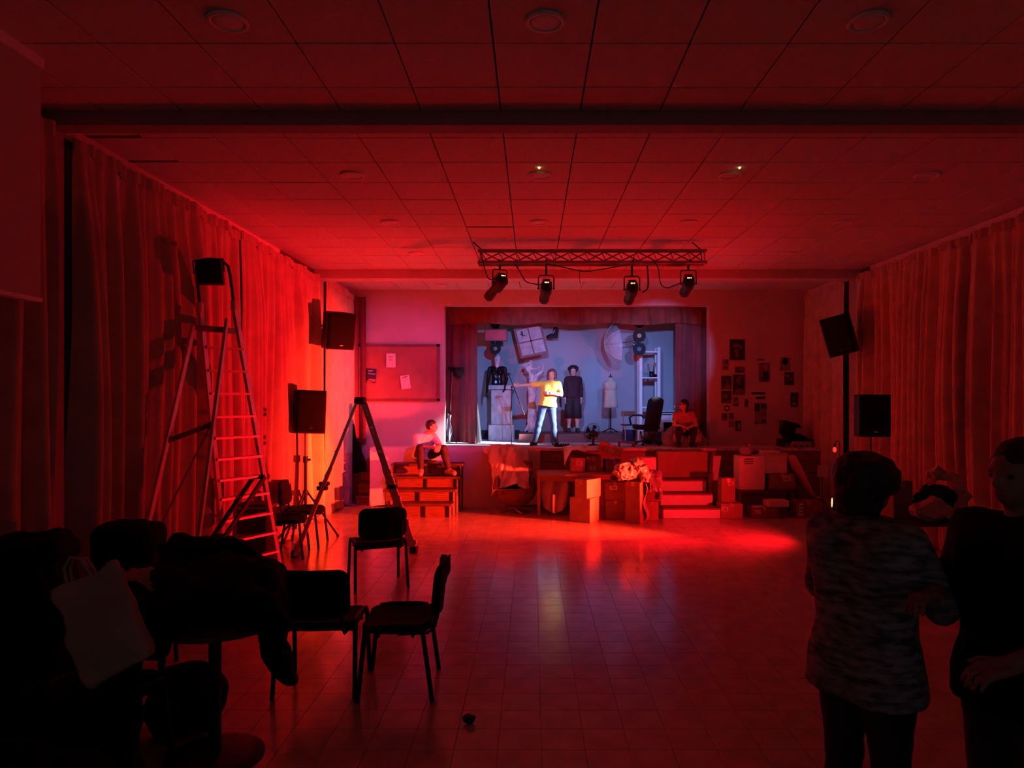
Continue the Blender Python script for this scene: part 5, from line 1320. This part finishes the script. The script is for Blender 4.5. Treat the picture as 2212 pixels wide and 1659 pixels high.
# boxes at the right
carton('brown floor carton with a paper label right of the white steps', (X(1581, 11.05), 11.20, 0), (.35, .30, .235), 0, 'kraft', (-.11, .15, .10, .07, .1))
carton('upright carton with a small label standing on the labelled floor carton', (X(1571, 11.25), 11.30, .237), (.225, .22, .385), .03, 'kraft', (.04, .30, .09, .06, -.15))
xq0, xq1 = X(1592, 11.4), X(1728, 11.4)
t = thing('low_bench', 'low dark bench under the white cartons at the right', 'bench', ((xq0 + xq1) / 2, 11.6, 0))
MB().cbox(((xq0 + xq1) / 2, 11.6, .385), (xq1 - xq0, .42, .03), .006).build('seat_board', 'wood_dark', parent=t)
for x in (xq0 + .05, xq1 - .05):
    for y in (11.43, 11.77): MB().span((x - .02, y - .02, 0), (x + .02, y + .02, .37)).build('leg', 'wood_dark', parent=t)
carton('big white carton with handwriting on the low bench', (X(1625, 11.45), 11.62, .401), (.42, .34, .555), 0, 'white_card', (-.06, .47, .22, .15, -.05))
carton('brown carton with a label on the right of the low bench', (X(1689, 11.45), 11.62, .401), (.42, .34, .27), .04, 'kraft_dark', (.08, .19, .13, .09, .05))
carton('open pale carton with raised flaps on the brown carton', (X(1676, 11.5), 11.64, .673), (.36, .30, .30), -.05, 'white_card', flaps=.13)
m = sdf([ell((X(1612, 11.6), 11.6, 1.04), (.11, .10, .085)), cone((X(1612, 11.6), 11.6, 1.08), (X(1622, 11.6), 11.6, 1.15), .04, .02)], .012, .03); m.crumple(.03, 11, 2)
one('clear_bag', m, 'plastic_film', 'small clear plastic bag on the big white carton', 'plastic bag', smooth=True)
carton('low carton on the floor under the bench', (X(1648, 11.15), 11.22, 0), (.40, .30, .175), 0, 'kraft_dark', (-.1, .1, .08, .06, 0))
carton('flat white box lying on the low floor carton', (X(1678, 11.15), 11.20, .177), (.34, .24, .10), .06, 'white_card', tape=False)
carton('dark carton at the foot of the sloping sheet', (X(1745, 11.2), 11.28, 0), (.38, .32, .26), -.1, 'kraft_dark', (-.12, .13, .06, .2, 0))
m = MB().span((X(1590, 11.15), 11.05, .17), (X(1590, 11.15) + .17, 11.2, .178)) if False else MB().box((X(1633, 11.2), 11.12, .181), (.17, .1, .008), rotz(.3))
one('loose_paper', m, 'paper', 'small pale paper lying on the low floor carton', 'paper')
def slope(u, v):
    x0 = X(1695, 11.5) + .04; x1 = X(1780, 11.2) + .03
    f_ = v; x = x0 + (x1 - x0) * (f_ ** .9) + (u - .5) * .10 * (1 - v); y = 11.84 - .55 * u - .02 * v
    z = .985 - .90 * f_ ** .85 + .02 * mnoise.noise(Vector((u * 6, v * 6, 9.1))) - .05 * math.sin(5 * u) * v * .4
    return (x + .02 * math.sin(8 * u + 3 * v), y, max(z, .29))
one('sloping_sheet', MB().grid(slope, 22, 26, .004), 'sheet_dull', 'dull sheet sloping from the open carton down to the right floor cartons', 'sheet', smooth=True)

# equipment rack with black coat
Ye = 12.45; xr0, xr1 = X(1694, Ye), X(1757, Ye); zr1 = px(0, 950, Ye).z
t = thing('equipment_rack', 'black equipment rack with a pale front panel in the right corner', 'rack', ((xr0 + xr1) / 2, Ye + .2, 0))
m = MB().span((xr0, Ye, 0), (xr0 + .02, Ye + .4, zr1)).span((xr1 - .02, Ye, 0), (xr1, Ye + .4, zr1)).span((xr0, Ye, zr1 - .02), (xr1, Ye + .4, zr1)).span((xr0, Ye, 0), (xr1, Ye + .4, .03)).span((xr0, Ye + .38, 0), (xr1, Ye + .4, zr1))
m.build('case', 'black', parent=t)
for z0, z1, mm in ((zr1 - .19, zr1 - .03, 'dull_alu'), (zr1 - .42, zr1 - .21, 'black_gloss'), (zr1 - .75, zr1 - .44, 'black'), (.05, zr1 - .77, 'black')):
    pn = MB().span((xr0 + .025, Ye + .012, z0), (xr1 - .025, Ye + .03, z1)).build('front_panel', mm, parent=t)
    if mm != 'black':
        for k in range(4): MB().lathe([(.016, 0), (.016, .02)], (xr0 + .09 + k * .11, Ye + .012, (z0 + z1) / 2), 12, Matrix.Rotation(math.pi / 2, 3, 'X')).build('knob', 'black', parent=pn)
m = sdf([ell((xr0 + .16, Ye + .15, zr1 + .16), (.19, .15, .15), k=.08), cone((xr0 + .06, Ye + .1, zr1 + .08), (xr1 - .1, Ye + .12, zr1 + .03), .08, .035, k=.06), cone((xr0 + .1, Ye + .0, zr1 + .10), (xr0 + .07, Ye - .045, zr1 - .05), .06, .03, k=.06)], .014, .06); m.crumple(.04, 6, 8)
for i, v in enumerate(m.v):
    if v.z < zr1 + .003 and v.y > Ye - .02: m.v[i] = Vector((v.x, v.y, zr1 + .003))
one('black_coat', m, 'black_fabric', 'black coat heaped on top of the equipment rack', 'coat', smooth=True)
c = X(1723, Ye)
one('paper_note', MB().box((c, Ye - .06, zr1 + .16), (.11, .004, .10), Matrix.Rotation(.15, 3, 'Y')), 'kraft', 'small pale card stuck on the black coat', 'card')

# small bulb lamp by the right curtain, music stand with paper
Yb = 11.15; xb = X(1803, Yb); zb = px(0, 971, Yb).z
t = thing('bulb_lamp', 'bare glowing red bulb on a thin black stand by the right curtain', 'lamp', (xb, Yb, 0))
MB().lathe([(.006, -.045), (.020, -.035), (.030, -.01), (.026, .015), (.014, .035), (.012, .045)], (xb, Yb, zb), 16).build('bulb', 'bulb_glass', parent=t, smooth=True)
MB().cyl((xb, Yb, zb + .042), (xb, Yb, zb + .09), .016, n=12).build('socket', 'black', parent=t)
MB().tube([(xb, Yb, zb + .085), (xb + .02, Yb, zb + .13), (xb + .07, Yb + .02, zb + .13), (xb + .09, Yb + .02, zb + .08), (xb + .09, Yb + .02, .02)], .006, 8).build('stem', 'black', parent=t)
MB().lathe([(.10, 0), (.10, .012), (.02, .02)], (xb + .09, Yb + .02, 0), 20).build('base', 'black', parent=t)
Yb = 11.75; xb = X(1777, Yb); zb = px(0, 1018, Yb).z
t = thing('music_stand', 'thin music stand holding a pale sheet by the right curtain', 'music stand', (xb, Yb, 0))
MB().box((xb, Yb, zb), (.17, .004, .20), rotz(-.2) @ Matrix.Rotation(.08, 3, 'Y')).build('sheet', 'paper', parent=t)
MB().cyl((xb, Yb + .02, .15), (xb, Yb + .02, zb + .05), .008, n=8).build('pole', 'black', parent=t)
for k in range(3): MB().cyl((xb, Yb + .02, .22), (xb + .16 * math.cos(k * 2.09 + .4), Yb + .02 + .16 * math.sin(k * 2.09 + .4), .008), .006, n=6).build('leg', 'black', parent=t)

# the red flood lamp on the floor
c = PAR_LOC.copy(); d = (PAR_AIM - PAR_LOC).normalized(); R = d.to_track_quat('Z', 'Y').to_matrix(); L = lambda x, y, z: c + R @ Vector((x, y, z))
t = thing('floor_floodlight', 'black floor floodlight shining red across the hall from the right', 'stage light', (c.x + .1, c.y, 0))
MB().tube([L(0, 0, -.24), L(0, 0, -.22), L(0, 0, -.16), L(0, 0, -.01), L(0, 0, .012)], [.05, .09, .115, .12, .125], 24).build('housing', 'black', parent=t)
MB().tube([L(0, 0, -.012), L(0, 0, .013)], .06, 24).build('lens', 'lens_glow', parent=t)
for sg in (-1, 1):
    s_ = R @ Vector((1, 0, 0)); s_.z = 0; s_.normalize()
    MB().tube([L(0, 0, -.10) + s_ * sg * .135, Vector((c.x + .1, c.y, .03)) + s_ * sg * .135 - d * .0, Vector((c.x + .1, c.y, .012)) + s_ * sg * .10 + Vector((-.12, 0, 0)), Vector((c.x + .1, c.y, .012)) + s_ * sg * .02 + Vector((-.14, 0, 0))], .011, 8).build('yoke_leg', 'black', parent=t)
    MB().sphere(L(0, 0, -.10) + s_ * sg * .15, .025, 10, 8).build('yoke_knob', 'black', parent=t)
# ================================================================== things in the hall
# ---- stacking chairs (front = +y)
def make_chair(label, loc, rz):
    t = thing('stacking_chair', label, 'chair', (0, 0, 0), 0, 'black stacking chairs')
    def seat(u, v):
        x = (u - .5) * .47 * (1 - .10 * (1 - v) ** 4 * 0); y = -.20 + .43 * v
        return (x, y, .452 + .014 * (2 * u - 1) ** 2 - .030 * max(0, v - .75) * 4 * max(0, v - .75) - .012 * math.sin(math.pi * v) + .02 * (v < .08) * (1 - v / .08))
    def rnd(u, v, w, h, r):
        # rounded-rectangle mapping of the unit square
        x = (u - .5) * w; y = (v - .5) * h; ex = max(0, abs(x) - (w / 2 - r)); ey = max(0, abs(y) - (h / 2 - r))
        q = math.hypot(ex, ey)
        if ex > 0 and ey > 0 and q > 0:
            m_ = max(ex, ey); k = m_ / q
            x = math.copysign(w / 2 - r + ex * k, x); y = math.copysign(h / 2 - r + ey * k, y)
        return x, y
    def seat2(u, v):
        x, y = rnd(u, v, .47, .43, .07); s_ = seat(.5 + x / .47, .5 + y / .43); return (x, s_[1], s_[2] + .012)
    MB().grid(seat2, 16, 14, .045).build('seat', 'black_fabric', parent=t, smooth=True)
    def back(u, v):
        x, z = rnd(u, v, .46, .30, .07); zz = .685 + z
        return (x, -.235 - .10 * (zz - .5) + .035 * (1 - (2 * x / .46) ** 2) * -1 + .03 - .03 * 0, zz - .02 * (1 - (2 * x / .46) ** 2) * (z < 0) * abs(z) / .165)
    MB().grid(back, 16, 12, -.032).build('backrest', 'black_fabric', parent=t, smooth=True)
    for sx_ in (-1, 1):
        MB().tube([(sx_ * .245, .10, .475), (sx_ * .25, .175, .465), (sx_ * .252, .20, .43), (sx_ * .262, .245, .0)], .0155, 8).build('leg', 'black', parent=t, smooth=True)
        MB().tube([(sx_ * .245, -.08, .475), (sx_ * .25, -.14, .465), (sx_ * .252, -.165, .43), (sx_ * .262, -.225, .0)], .0155, 8).build('leg', 'black', parent=t, smooth=True)
        MB().tube([(sx_ * .245, .10, .475), (sx_ * .245, -.08, .475)], .0155, 8).build('side_arch', 'black', parent=t)
        MB().tube([(sx_ * .19, .0, .405), (sx_ * .19, -.19, .41), (sx_ * .19, -.235, .45), (sx_ * .19, -.262, .56), (sx_ * .19, -.275, .72)], .011, 8).build('back_upright', 'black', parent=t, smooth=True)
        for y in (-.12, .14): MB().cyl((sx_ * .255, y, .455), (sx_ * .18, y, .415), .010, n=6).build('bracket', 'black', parent=t)
    for y in (-.10, .12): MB().cyl((-.24, y, .405), (.24, y, .405), .010, n=8).build('cross_tube', 'black', parent=t)
    t.location = loc; t.rotation_euler = (0, 0, rz)
    return t
ch = make_chair('black stacking chair seen from behind, nearest to the camera in the middle', (-1.405, 4.66, 0), .03)
CH = lambda x, y, rz, label: dup(ch, (x, y, 0), rz, label, 'black stacking chairs')
CH(-1.585, 7.13, .40, 'black stacking chair seen from behind under the telescopic ladder')
chc = CH(-.875, 4.66, math.radians(93), 'black stacking chair turned sideways facing left, with cloth on its back')
CH(-2.99, 9.10, math.radians(-86), 'black stacking chair with a red-lit seat by the left speaker stand')
CH(-3.01, 8.46, math.radians(-80), 'black stacking chair half hidden by the stepladder, nearer of two at the left curtain')
CH(-2.80, 4.80, math.radians(195), 'black stacking chair carrying the backpack at the left')
CH(-2.20, 3.50, math.radians(172), 'black stacking chair carrying the pale tote bag at the left')
m = MB().grid(lambda u, v: (-.593 - .03 * v * v + .02 * u, 4.48 + .32 * u * (1 - .3 * v), .80 - .17 * v + .06 * math.exp(-((v - .0) / .12) ** 2) * (u > .3) * (u - .3)), 12, 10, .006)
m.crumple(.012, 14)
one('scarf', m, 'black_fabric', 'dark scarf hung over the back of the sideways chair', 'scarf', smooth=True)

# ---- tall stepladder
TR, TL = px(505, 655, 6.70), px(432, 660, 6.45)
FR, FL = Vector((-2.83, 7.78, .02)), Vector((-3.15, 7.17, .02))
BR, BL = px(490, 690, 6.60), px(418, 705, 6.35)
RR, RL = Vector((-2.77, 5.55, .02)), Vector((-3.17, 5.34, .02))
t = thing('stepladder', 'tall aluminium stepladder with hoop rail before the left curtain', 'ladder', (-3.05, 6.6, 0))
for a, b in ((TR, FR), (TL, FL)): MB().bar(a, b, .028, .075).build('front_stile', 'dull_alu', parent=t)
for a, b in ((BR, RR), (BL, RL)): MB().bar(a, b, .025, .05).build('rear_leg', 'dull_alu', parent=t)
for a in (FR, FL, RR, RL): MB().cbox(a + Vector((0, 0, .01)), (.05, .08, .05), .01).build('foot_cap', 'black', parent=t)
ys_ = [755, 803, 851, 899, 942, 985, 1027, 1065, 1108, 1150, 1190]
for yv in ys_:
    # parameter along the right stile whose projection has this y
    lo_, hi_ = 0.0, 1.0
    for _ in range(40):
        k = (lo_ + hi_) / 2; p = TR.lerp(FR, k); yy = VY + (HC - p.z) / p.y * F
        if yy < yv: lo_ = k
        else: hi_ = k
    k = lo_; A = TR.lerp(FR, k); B_ = TL.lerp(FL, k + .0); B_.z = A.z; MB().bar(A, B_, .08, .022).build('step', 'dull_alu', parent=t)
for k in (.40, .86):
    A = BR.lerp(RR, k * .92); B_ = BL.lerp(RL, k); MB().bar(A, B_, .025, .04).build('rear_bar', 'dark_alu', parent=t)
MB().bar(BR.lerp(RR, .35), BL.lerp(RL, .8), .012, .012).build('rear_brace', 'dull_alu', parent=t)
pc = (TR + TL + BR + BL) / 4; pz = px(0, 706, 6.55).z
pa = [TR.lerp(FR, .06), TL.lerp(FL, .06), BL.lerp(RL, .015), BR.lerp(RR, .015)]
MB().add([Vector((p.x, p.y, pz)) for p in pa] + [Vector((p.x, p.y, pz - .05)) for p in pa], [(0, 1, 2, 3), (7, 6, 5, 4), (0, 4, 5, 1), (1, 5, 6, 2), (2, 6, 7, 3), (3, 7, 4, 0)]).build('platform', 'dark_alu', parent=t)
for q in (TR, TL): MB().cbox(q + Vector((0, 0, -.02)), (.05, .06, .10), .012).build('rail_socket', 'dull_alu', parent=t)
MB().tube([TL + Vector((0, 0, 0)), px(426, 605, 6.42), px(424, 578, 6.42), px(430, 565, 6.45), px(455, 562, 6.52), px(480, 564, 6.62), px(492, 574, 6.66), px(497, 595, 6.68), TR], .014, 10).build('hoop_rail', 'black', parent=t, smooth=True)
# work lamp clamped in the hoop
c = px(452, 589, 6.40)
t = thing('work_floodlight', 'black box floodlight clamped on top of the tall stepladder', 'floodlight', (c.x, c.y, c.z - .12))
Rw = rotz(.25) @ Matrix.Rotation(-.12, 3, 'Y')
MB().prism([(-.11, -.10), (.115, -.12), (.12, .11), (-.10, .115)], c + Rw @ Vector((0, -.06, 0)), Rw @ Vector((1, 0, 0)), Rw @ Vector((0, 0, 1)), Rw @ Vector((0, .12, 0))).build('housing', 'black', parent=t, bevel=.01)
for k in range(5): MB().box(c + Rw @ Vector((-.08 + .04 * k, -.066, 0)), (.006, .014, .18), Rw).build('fin', 'black', parent=t)
MB().box(c + Rw @ Vector((0, .062, 0)), (.18, .006, .17), Rw).build('glass', 'black_gloss', parent=t)
MB().tube([c + Rw @ Vector((-.13, 0, 0)), c + Rw @ Vector((-.13, .02, .12)), c + Rw @ Vector((0, .04, .14)), c + Rw @ Vector((.13, .02, .12)), c + Rw @ Vector((.13, 0, 0))], .008, 6).build('yoke', 'black', parent=t)

# ---- telescopic A ladder, seen from its side
dv = Vector((-.105, .43, 0))
AP = px(778, 872, 8.46)
t = thing('telescopic_ladder', 'telescopic aluminium A-frame ladder standing open before the stage', 'ladder', (AP.x, 8.6, 0))
fl_, fr_ = Vector((-2.845, 8.34, .03)), Vector((-1.465, 8.58, .03))
for base in (fl_, fr_):
    sg = -1 if base is fl_ else 1
    for off in (Vector(), dv):
        a = AP + off + Vector((sg * .05, 0, 0)); f_ = base + off
        MB().bar(a, f_.lerp(a, .42), .075, .034).build('outer_rail', 'aluminium', parent=t)
        MB().bar(a.lerp(f_, .45), f_, .092, .046).build('inner_rail', 'dull_alu', parent=t)
        MB().cbox(f_ + Vector((0, 0, .015)), (.10, .07, .085), .014, Matrix.Rotation(sg * .35, 3, 'Y') if False else None).build('rubber_foot', 'black', parent=t)
        k_ = a.lerp(f_, .56); MB().cbox(k_, (.13, .07, .05), .012).build('locking_collar', 'black', parent=t)
        for q in (.08, .2, .32): MB().sphere(a.lerp(f_, q) + Vector((0, -.02, 0)), .012, 8, 6).build('rivet', 'chrome', parent=t)
    for q in (.16, .32, .48, .64, .80, .94):
        a = AP.lerp(base, q); MB().bar(a + Vector((sg * .035, -.03, 0)), a + dv + Vector((sg * .035, 0, 0)), .034, .03).build('rung', 'aluminium', parent=t)
        if sg > 0 and q > .45: MB().cbox(a + Vector((.065, -.02, .01)), (.04, .05, .05), .01).build('rung_cap', 'dull_alu', parent=t)
for off in (Vector(), dv): MB().cbox(AP + off + Vector((0, 0, .035)), (.15, .055, .09), .03).build('hinge', 'black', parent=t)

# ---- black flight case and folding stand behind the stepladder
t = thing('flight_case', 'black upright flight case behind the tall stepladder', 'case', (-3.14, 7.92, 0))
MB().cbox((-3.14, 7.92, .38), (.34, .30, .70), .015).build('body', 'black', parent=t)
for z in (.07, .38, .69): MB().span((-3.315, 7.765, z - .015), (-2.965, 8.075, z + .015)).build('edge_strip', 'dark_alu', parent=t)
for x in (-3.27, -3.01):
    for y in (7.81, 8.03): MB().lathe([(.02, -.012), (.028, 0), (.02, .012)], (x, y, .028), 12, Matrix.Rotation(math.pi / 2, 3, 'X')).build('castor', 'black', parent=t)
t = thing('folding_stand', 'black folding stand with two slanted bars leaning on the stepladder', 'stand', (-3.15, 7.0, 0))
for x, dx in ((548, 0), (572, .14)):
    a = px(x, 1030, 7.30); b = Vector((a.x - .42, 6.35, .02)); MB().bar(a, b, .03, .04).build('bar', 'black', parent=t)
a = px(548, 1030, 7.30); b = px(572, 1030, 7.30); MB().bar(a, b, .03, .04).build('cross_bar', 'black', parent=t)
MB().bar(a - Vector((.21, .48, .52)), b - Vector((.21, .48, .52)), .02, .03).build('cross_bar', 'black', parent=t)

# ---- small pedestal table with coats
tx, ty = -1.70, 3.72
t = thing('pedestal_table', 'round black pedestal table buried under coats at the left', 'table', (tx, ty, 0))
MB().lathe([(.25, 0), (.25, .012), (.20, .025), (.04, .04)], (tx, ty, 0), 32).build('base', 'black', parent=t, smooth=True)
MB().cyl((tx, ty, .03), (tx, ty, .72), .032, n=14).build('pole', 'black', parent=t)
MB().lathe([(.32, 0), (.34, .008), (.34, .022), (.33, .03)], (tx + .03, ty, .72), 36).build('table_top', 'wood_dark', parent=t, smooth=True)
def heap(name, label, prims, mat, amp=.05, sc=5, seed=0, cat='coat', floor=None):
    m = sdf(prims, .016, .06); m.crumple(amp, sc, seed)
    if floor is not None:
        for i, v in enumerate(m.v):
            if v.z < floor and (Vector((v.x - tx, v.y - ty)).length < .42): m.v[i] = Vector((v.x, v.y, floor))
    return one(name, m, mat, label, cat, smooth=True)
heap('black_coat', 'large black coat piled on the pedestal table, hanging down towards the chair', [ell((tx - .02, ty + .05, .92), (.33, .28, .14), k=.1), cone((tx + .22, ty, .90), (tx + .30, ty - .02, .55), .11, .06, k=.1), cone((tx + .1, ty - .22, .86), (tx + .33, ty - .22, .84), .10, .09, k=.1), cone((tx + .34, ty - .20, .84), (tx + .43, ty - .18, .52), .08, .05, k=.08), cone((tx - .1, ty - .3, .84), (tx - .2, ty - .36, .62), .09, .05, k=.08), cone((tx - .25, ty + .1, .95), (tx - .3, ty + .3, 1.08), .10, .06, k=.1), cone((tx + .25, ty + .1, .90), (tx + .33, ty + .06, .62), .08, .04, k=.1)], 'black_fabric', .06, 4.5, 3, floor=.756)
heap('black_jacket', 'black jacket lying in a heap on top of the coats', [ell((tx - .18, ty + .25, 1.05), (.25, .14, .07), k=.08), cone((tx + .0, ty + .2, 1.06), (tx + .2, ty + .15, 1.0), .07, .05, k=.08)], 'black_fabric', .035, 7, 6)
m = MB().grid(lambda u, v: (tx - .52 + .26 * u + .02 * v, ty - .12 + .14 * v, .955 + .03 * math.sin(3 * u + 1) + .06 * u * v), 14, 8, .003); m.crumple(.03, 12, 2)
one('paper_bag', m, 'tote_canvas', 'crumpled pale paper lying on the left edge of the coat pile', 'paper', smooth=True)
# backpack
heap('backpack', 'black rounded backpack standing on a chair left of the stepladder foot', [rbox((-2.78, 4.80, .77), (.13, .09, .22), .07, k=.05), rbox((-2.78, 4.68, .66), (.10, .03, .09), .04, k=.04), cone((-2.84, 4.82, 1.06), (-2.72, 4.82, 1.06), .02, .02)], 'black_fabric', .02, 5, 1, 'backpack')
# tote bag leaning on the chair
ct = px(222, 1345, 3.28); Rt = Matrix.Rotation(-math.radians(28), 3, 'Y') @ Matrix.Rotation(math.radians(-12), 3, 'X')
t = thing('tote_bag', 'pale canvas tote bag leaning tilted on a chair at the left', 'tote bag', (ct.x, ct.y, ct.z - .3))
m = sdf([rbox(ct, (.155, .012, .225), .022, Rt), ell(ct + Rt @ Vector((.02, 0, -.08)), (.13, .055, .14), Rt, k=.06)], .012, .03); m.crumple(.02, 6, 4); m.build('bag_body', 'tote_canvas', parent=t, smooth=True)
for dy in (-.018, .018):
    MB().tube([ct + Rt @ Vector((-.09, dy, .22)), ct + Rt @ Vector((-.075, dy, .32)), ct + Rt @ Vector((-.03, dy, .355)), ct + Rt @ Vector((.02, dy, .32)), ct + Rt @ Vector((.04, dy, .22))], .009, 6).build('handle', 'tote_canvas', parent=t, smooth=True)

# ---- bags, coats and cloth added to blacken the lower left corner
def grounded(name, label, prims, cat, amp, sc, seed, z=0.002):
    m = sdf(prims, .018, .06); m.crumple(amp, sc, seed)
    for i, v in enumerate(m.v):
        if v.z < z: m.v[i] = Vector((v.x, v.y, z))
    return one(name, m, 'black_fabric', label, cat, smooth=True)
grounded('filler_duffel', 'large black duffel bag added to darken the floor at the lower left edge', [cone((-2.55, 3.02, .24), (-1.95, 2.92, .22), .22, .20), cone((-2.4, 2.98, .44), (-2.1, 2.94, .44), .03, .03)], 'bag', .03, 4, 2)
grounded('filler_bag', 'black soft bag added to darken the floor between tote chair and pedestal table', [ell((-1.98, 3.98, .18), (.22, .20, .20)), cone((-2.05, 4.0, .3), (-1.9, 4.0, .38), .08, .05)], 'bag', .04, 5, 5)
grounded('filler_coats', 'tall dark heap of coats added to darken the left curtain at the picture edge', [cone((-2.98, 4.02, .2), (-2.98, 4.1, .85), .26, .24, k=.1), ell((-2.90, 4.05, 1.02), (.22, .2, .14), k=.1), cone((-2.72, 3.95, .7), (-2.66, 3.85, .3), .12, .10, k=.1), cone((-2.7, 4.3, .2), (-2.75, 4.25, .5), .15, .15, k=.1)], 'coats', .06, 4, 7)
heap('filler_cloth', 'black cloth added to darken the front of the tote bag chair', [cone((-2.34, 3.30, .50), (-2.36, 3.25, .10), .08, .10, k=.1), cone((-2.14, 3.27, .48), (-2.14, 3.23, .10), .07, .10, k=.1), cone((-1.95, 3.30, .48), (-1.93, 3.26, .14), .07, .09, k=.1)], 'black_fabric', .04, 5, 9, 'cloth')
# ---- white panel hanging at the upper left
t = thing('projection_screen', 'white screen panel hanging from the ceiling at the upper left edge', 'screen', (-2.9, 3.4, 2.5))
MB().span((-2.97, 2.55, 2.52), (-2.93, 4.14, ZC - .06)).build('panel', 'screen_cloth', parent=t)
MB().span((-2.985, 2.55, ZC - .06), (-2.915, 4.15, ZC - .001)).build('top_rail', 'white_paint', parent=t)
MB().span((-2.98, 2.55, 2.495), (-2.92, 4.14, 2.52)).build('bottom_bar', 'white_paint', parent=t)

# ---- table with bundles at the right behind the two people
qx, qy = 3.86, 6.75
t = thing('side_table', 'dark table loaded with bags and bundles at the right behind the people', 'table', (qx, qy, 0))
MB().cbox((qx, qy, .735), (1.05, .55, .03), .006).build('table_top', 'wood_dark', parent=t)
for x in (-.48, .48):
    for y in (-.23, .23): MB().span((qx + x - .02, qy + y - .02, 0), (qx + x + .02, qy + y + .02, .72)).build('leg', 'black', parent=t)
ZT = .752
def lump(name, label, x, y, r, mat, cat, seed, h_=None):
    m = sdf([ell((x, y, ZT + r[2]), r)], .012, .03); m.crumple(.05 * min(1, r[0] * 6), 8, seed)
    for i, v in enumerate(m.v):
        if v.z < ZT: m.v[i] = Vector((v.x, v.y, ZT))
    return one(name, m, mat, label, cat, smooth=True)
def Xq(p): return px(p, 0, qy).x
lump('dark_bag', 'dark soft bag on the side table under the pale bundle', Xq(2030), qy + .05, (.22, .16, .16), 'black_fabric', 'bag', 1)
m = sdf([ell((Xq(2022), qy, 1.19), (.085, .08, .07)), cone((Xq(2036), qy - .02, 1.17), (Xq(2058), qy - .05, 1.14), .045, .03)], .011, .02); m.crumple(.03, 10, 3)
t = one('pale_bundle', m, 'sheet_dull', 'pale crumpled bundle topmost on the side table', 'bundle', smooth=True)
m = sdf([cone((Xq(2052), qy - .08, 1.14), (Xq(2068), qy - .10, .98), .045, .055), cone((Xq(2068), qy - .1, .98), (Xq(2056), qy - .12, .90), .05, .03), cone((Xq(2062), qy - .1, .95), (Xq(2062), qy - .08, .78), .05, .09)], .011, .02); m.crumple(.03, 9, 6)
one('pale_cloth', m, 'sheet_dull', 'pale cloth hanging in front of the dark bag on the side table', 'cloth', smooth=True)
lump('red_cushion', 'dull cushion at the left end of the side table', Xq(1992), qy - .16, (.17, .12, .10), 'sheet_dull', 'cushion', 5)
carton('dark small crate on the left end of the side table behind the cushion', (Xq(1950), qy + .12, ZT), (.20, .22, .36), .1, 'kraft_dark')
# ---- crumpled lump on the floor
m = sdf([ell((-.375, 4.11, .026), (.032, .03, .026)), ell((-.36, 4.10, .035), (.02, .02, .018))], .006, .01); m.crumple(.012, 30, 2)
for i, v in enumerate(m.v):
    if v.z < .001: m.v[i] = Vector((v.x, v.y, .001))
one('floor_lump', m, 'black', 'small dark crumpled lump on the floor near the camera', 'litter', smooth=True)
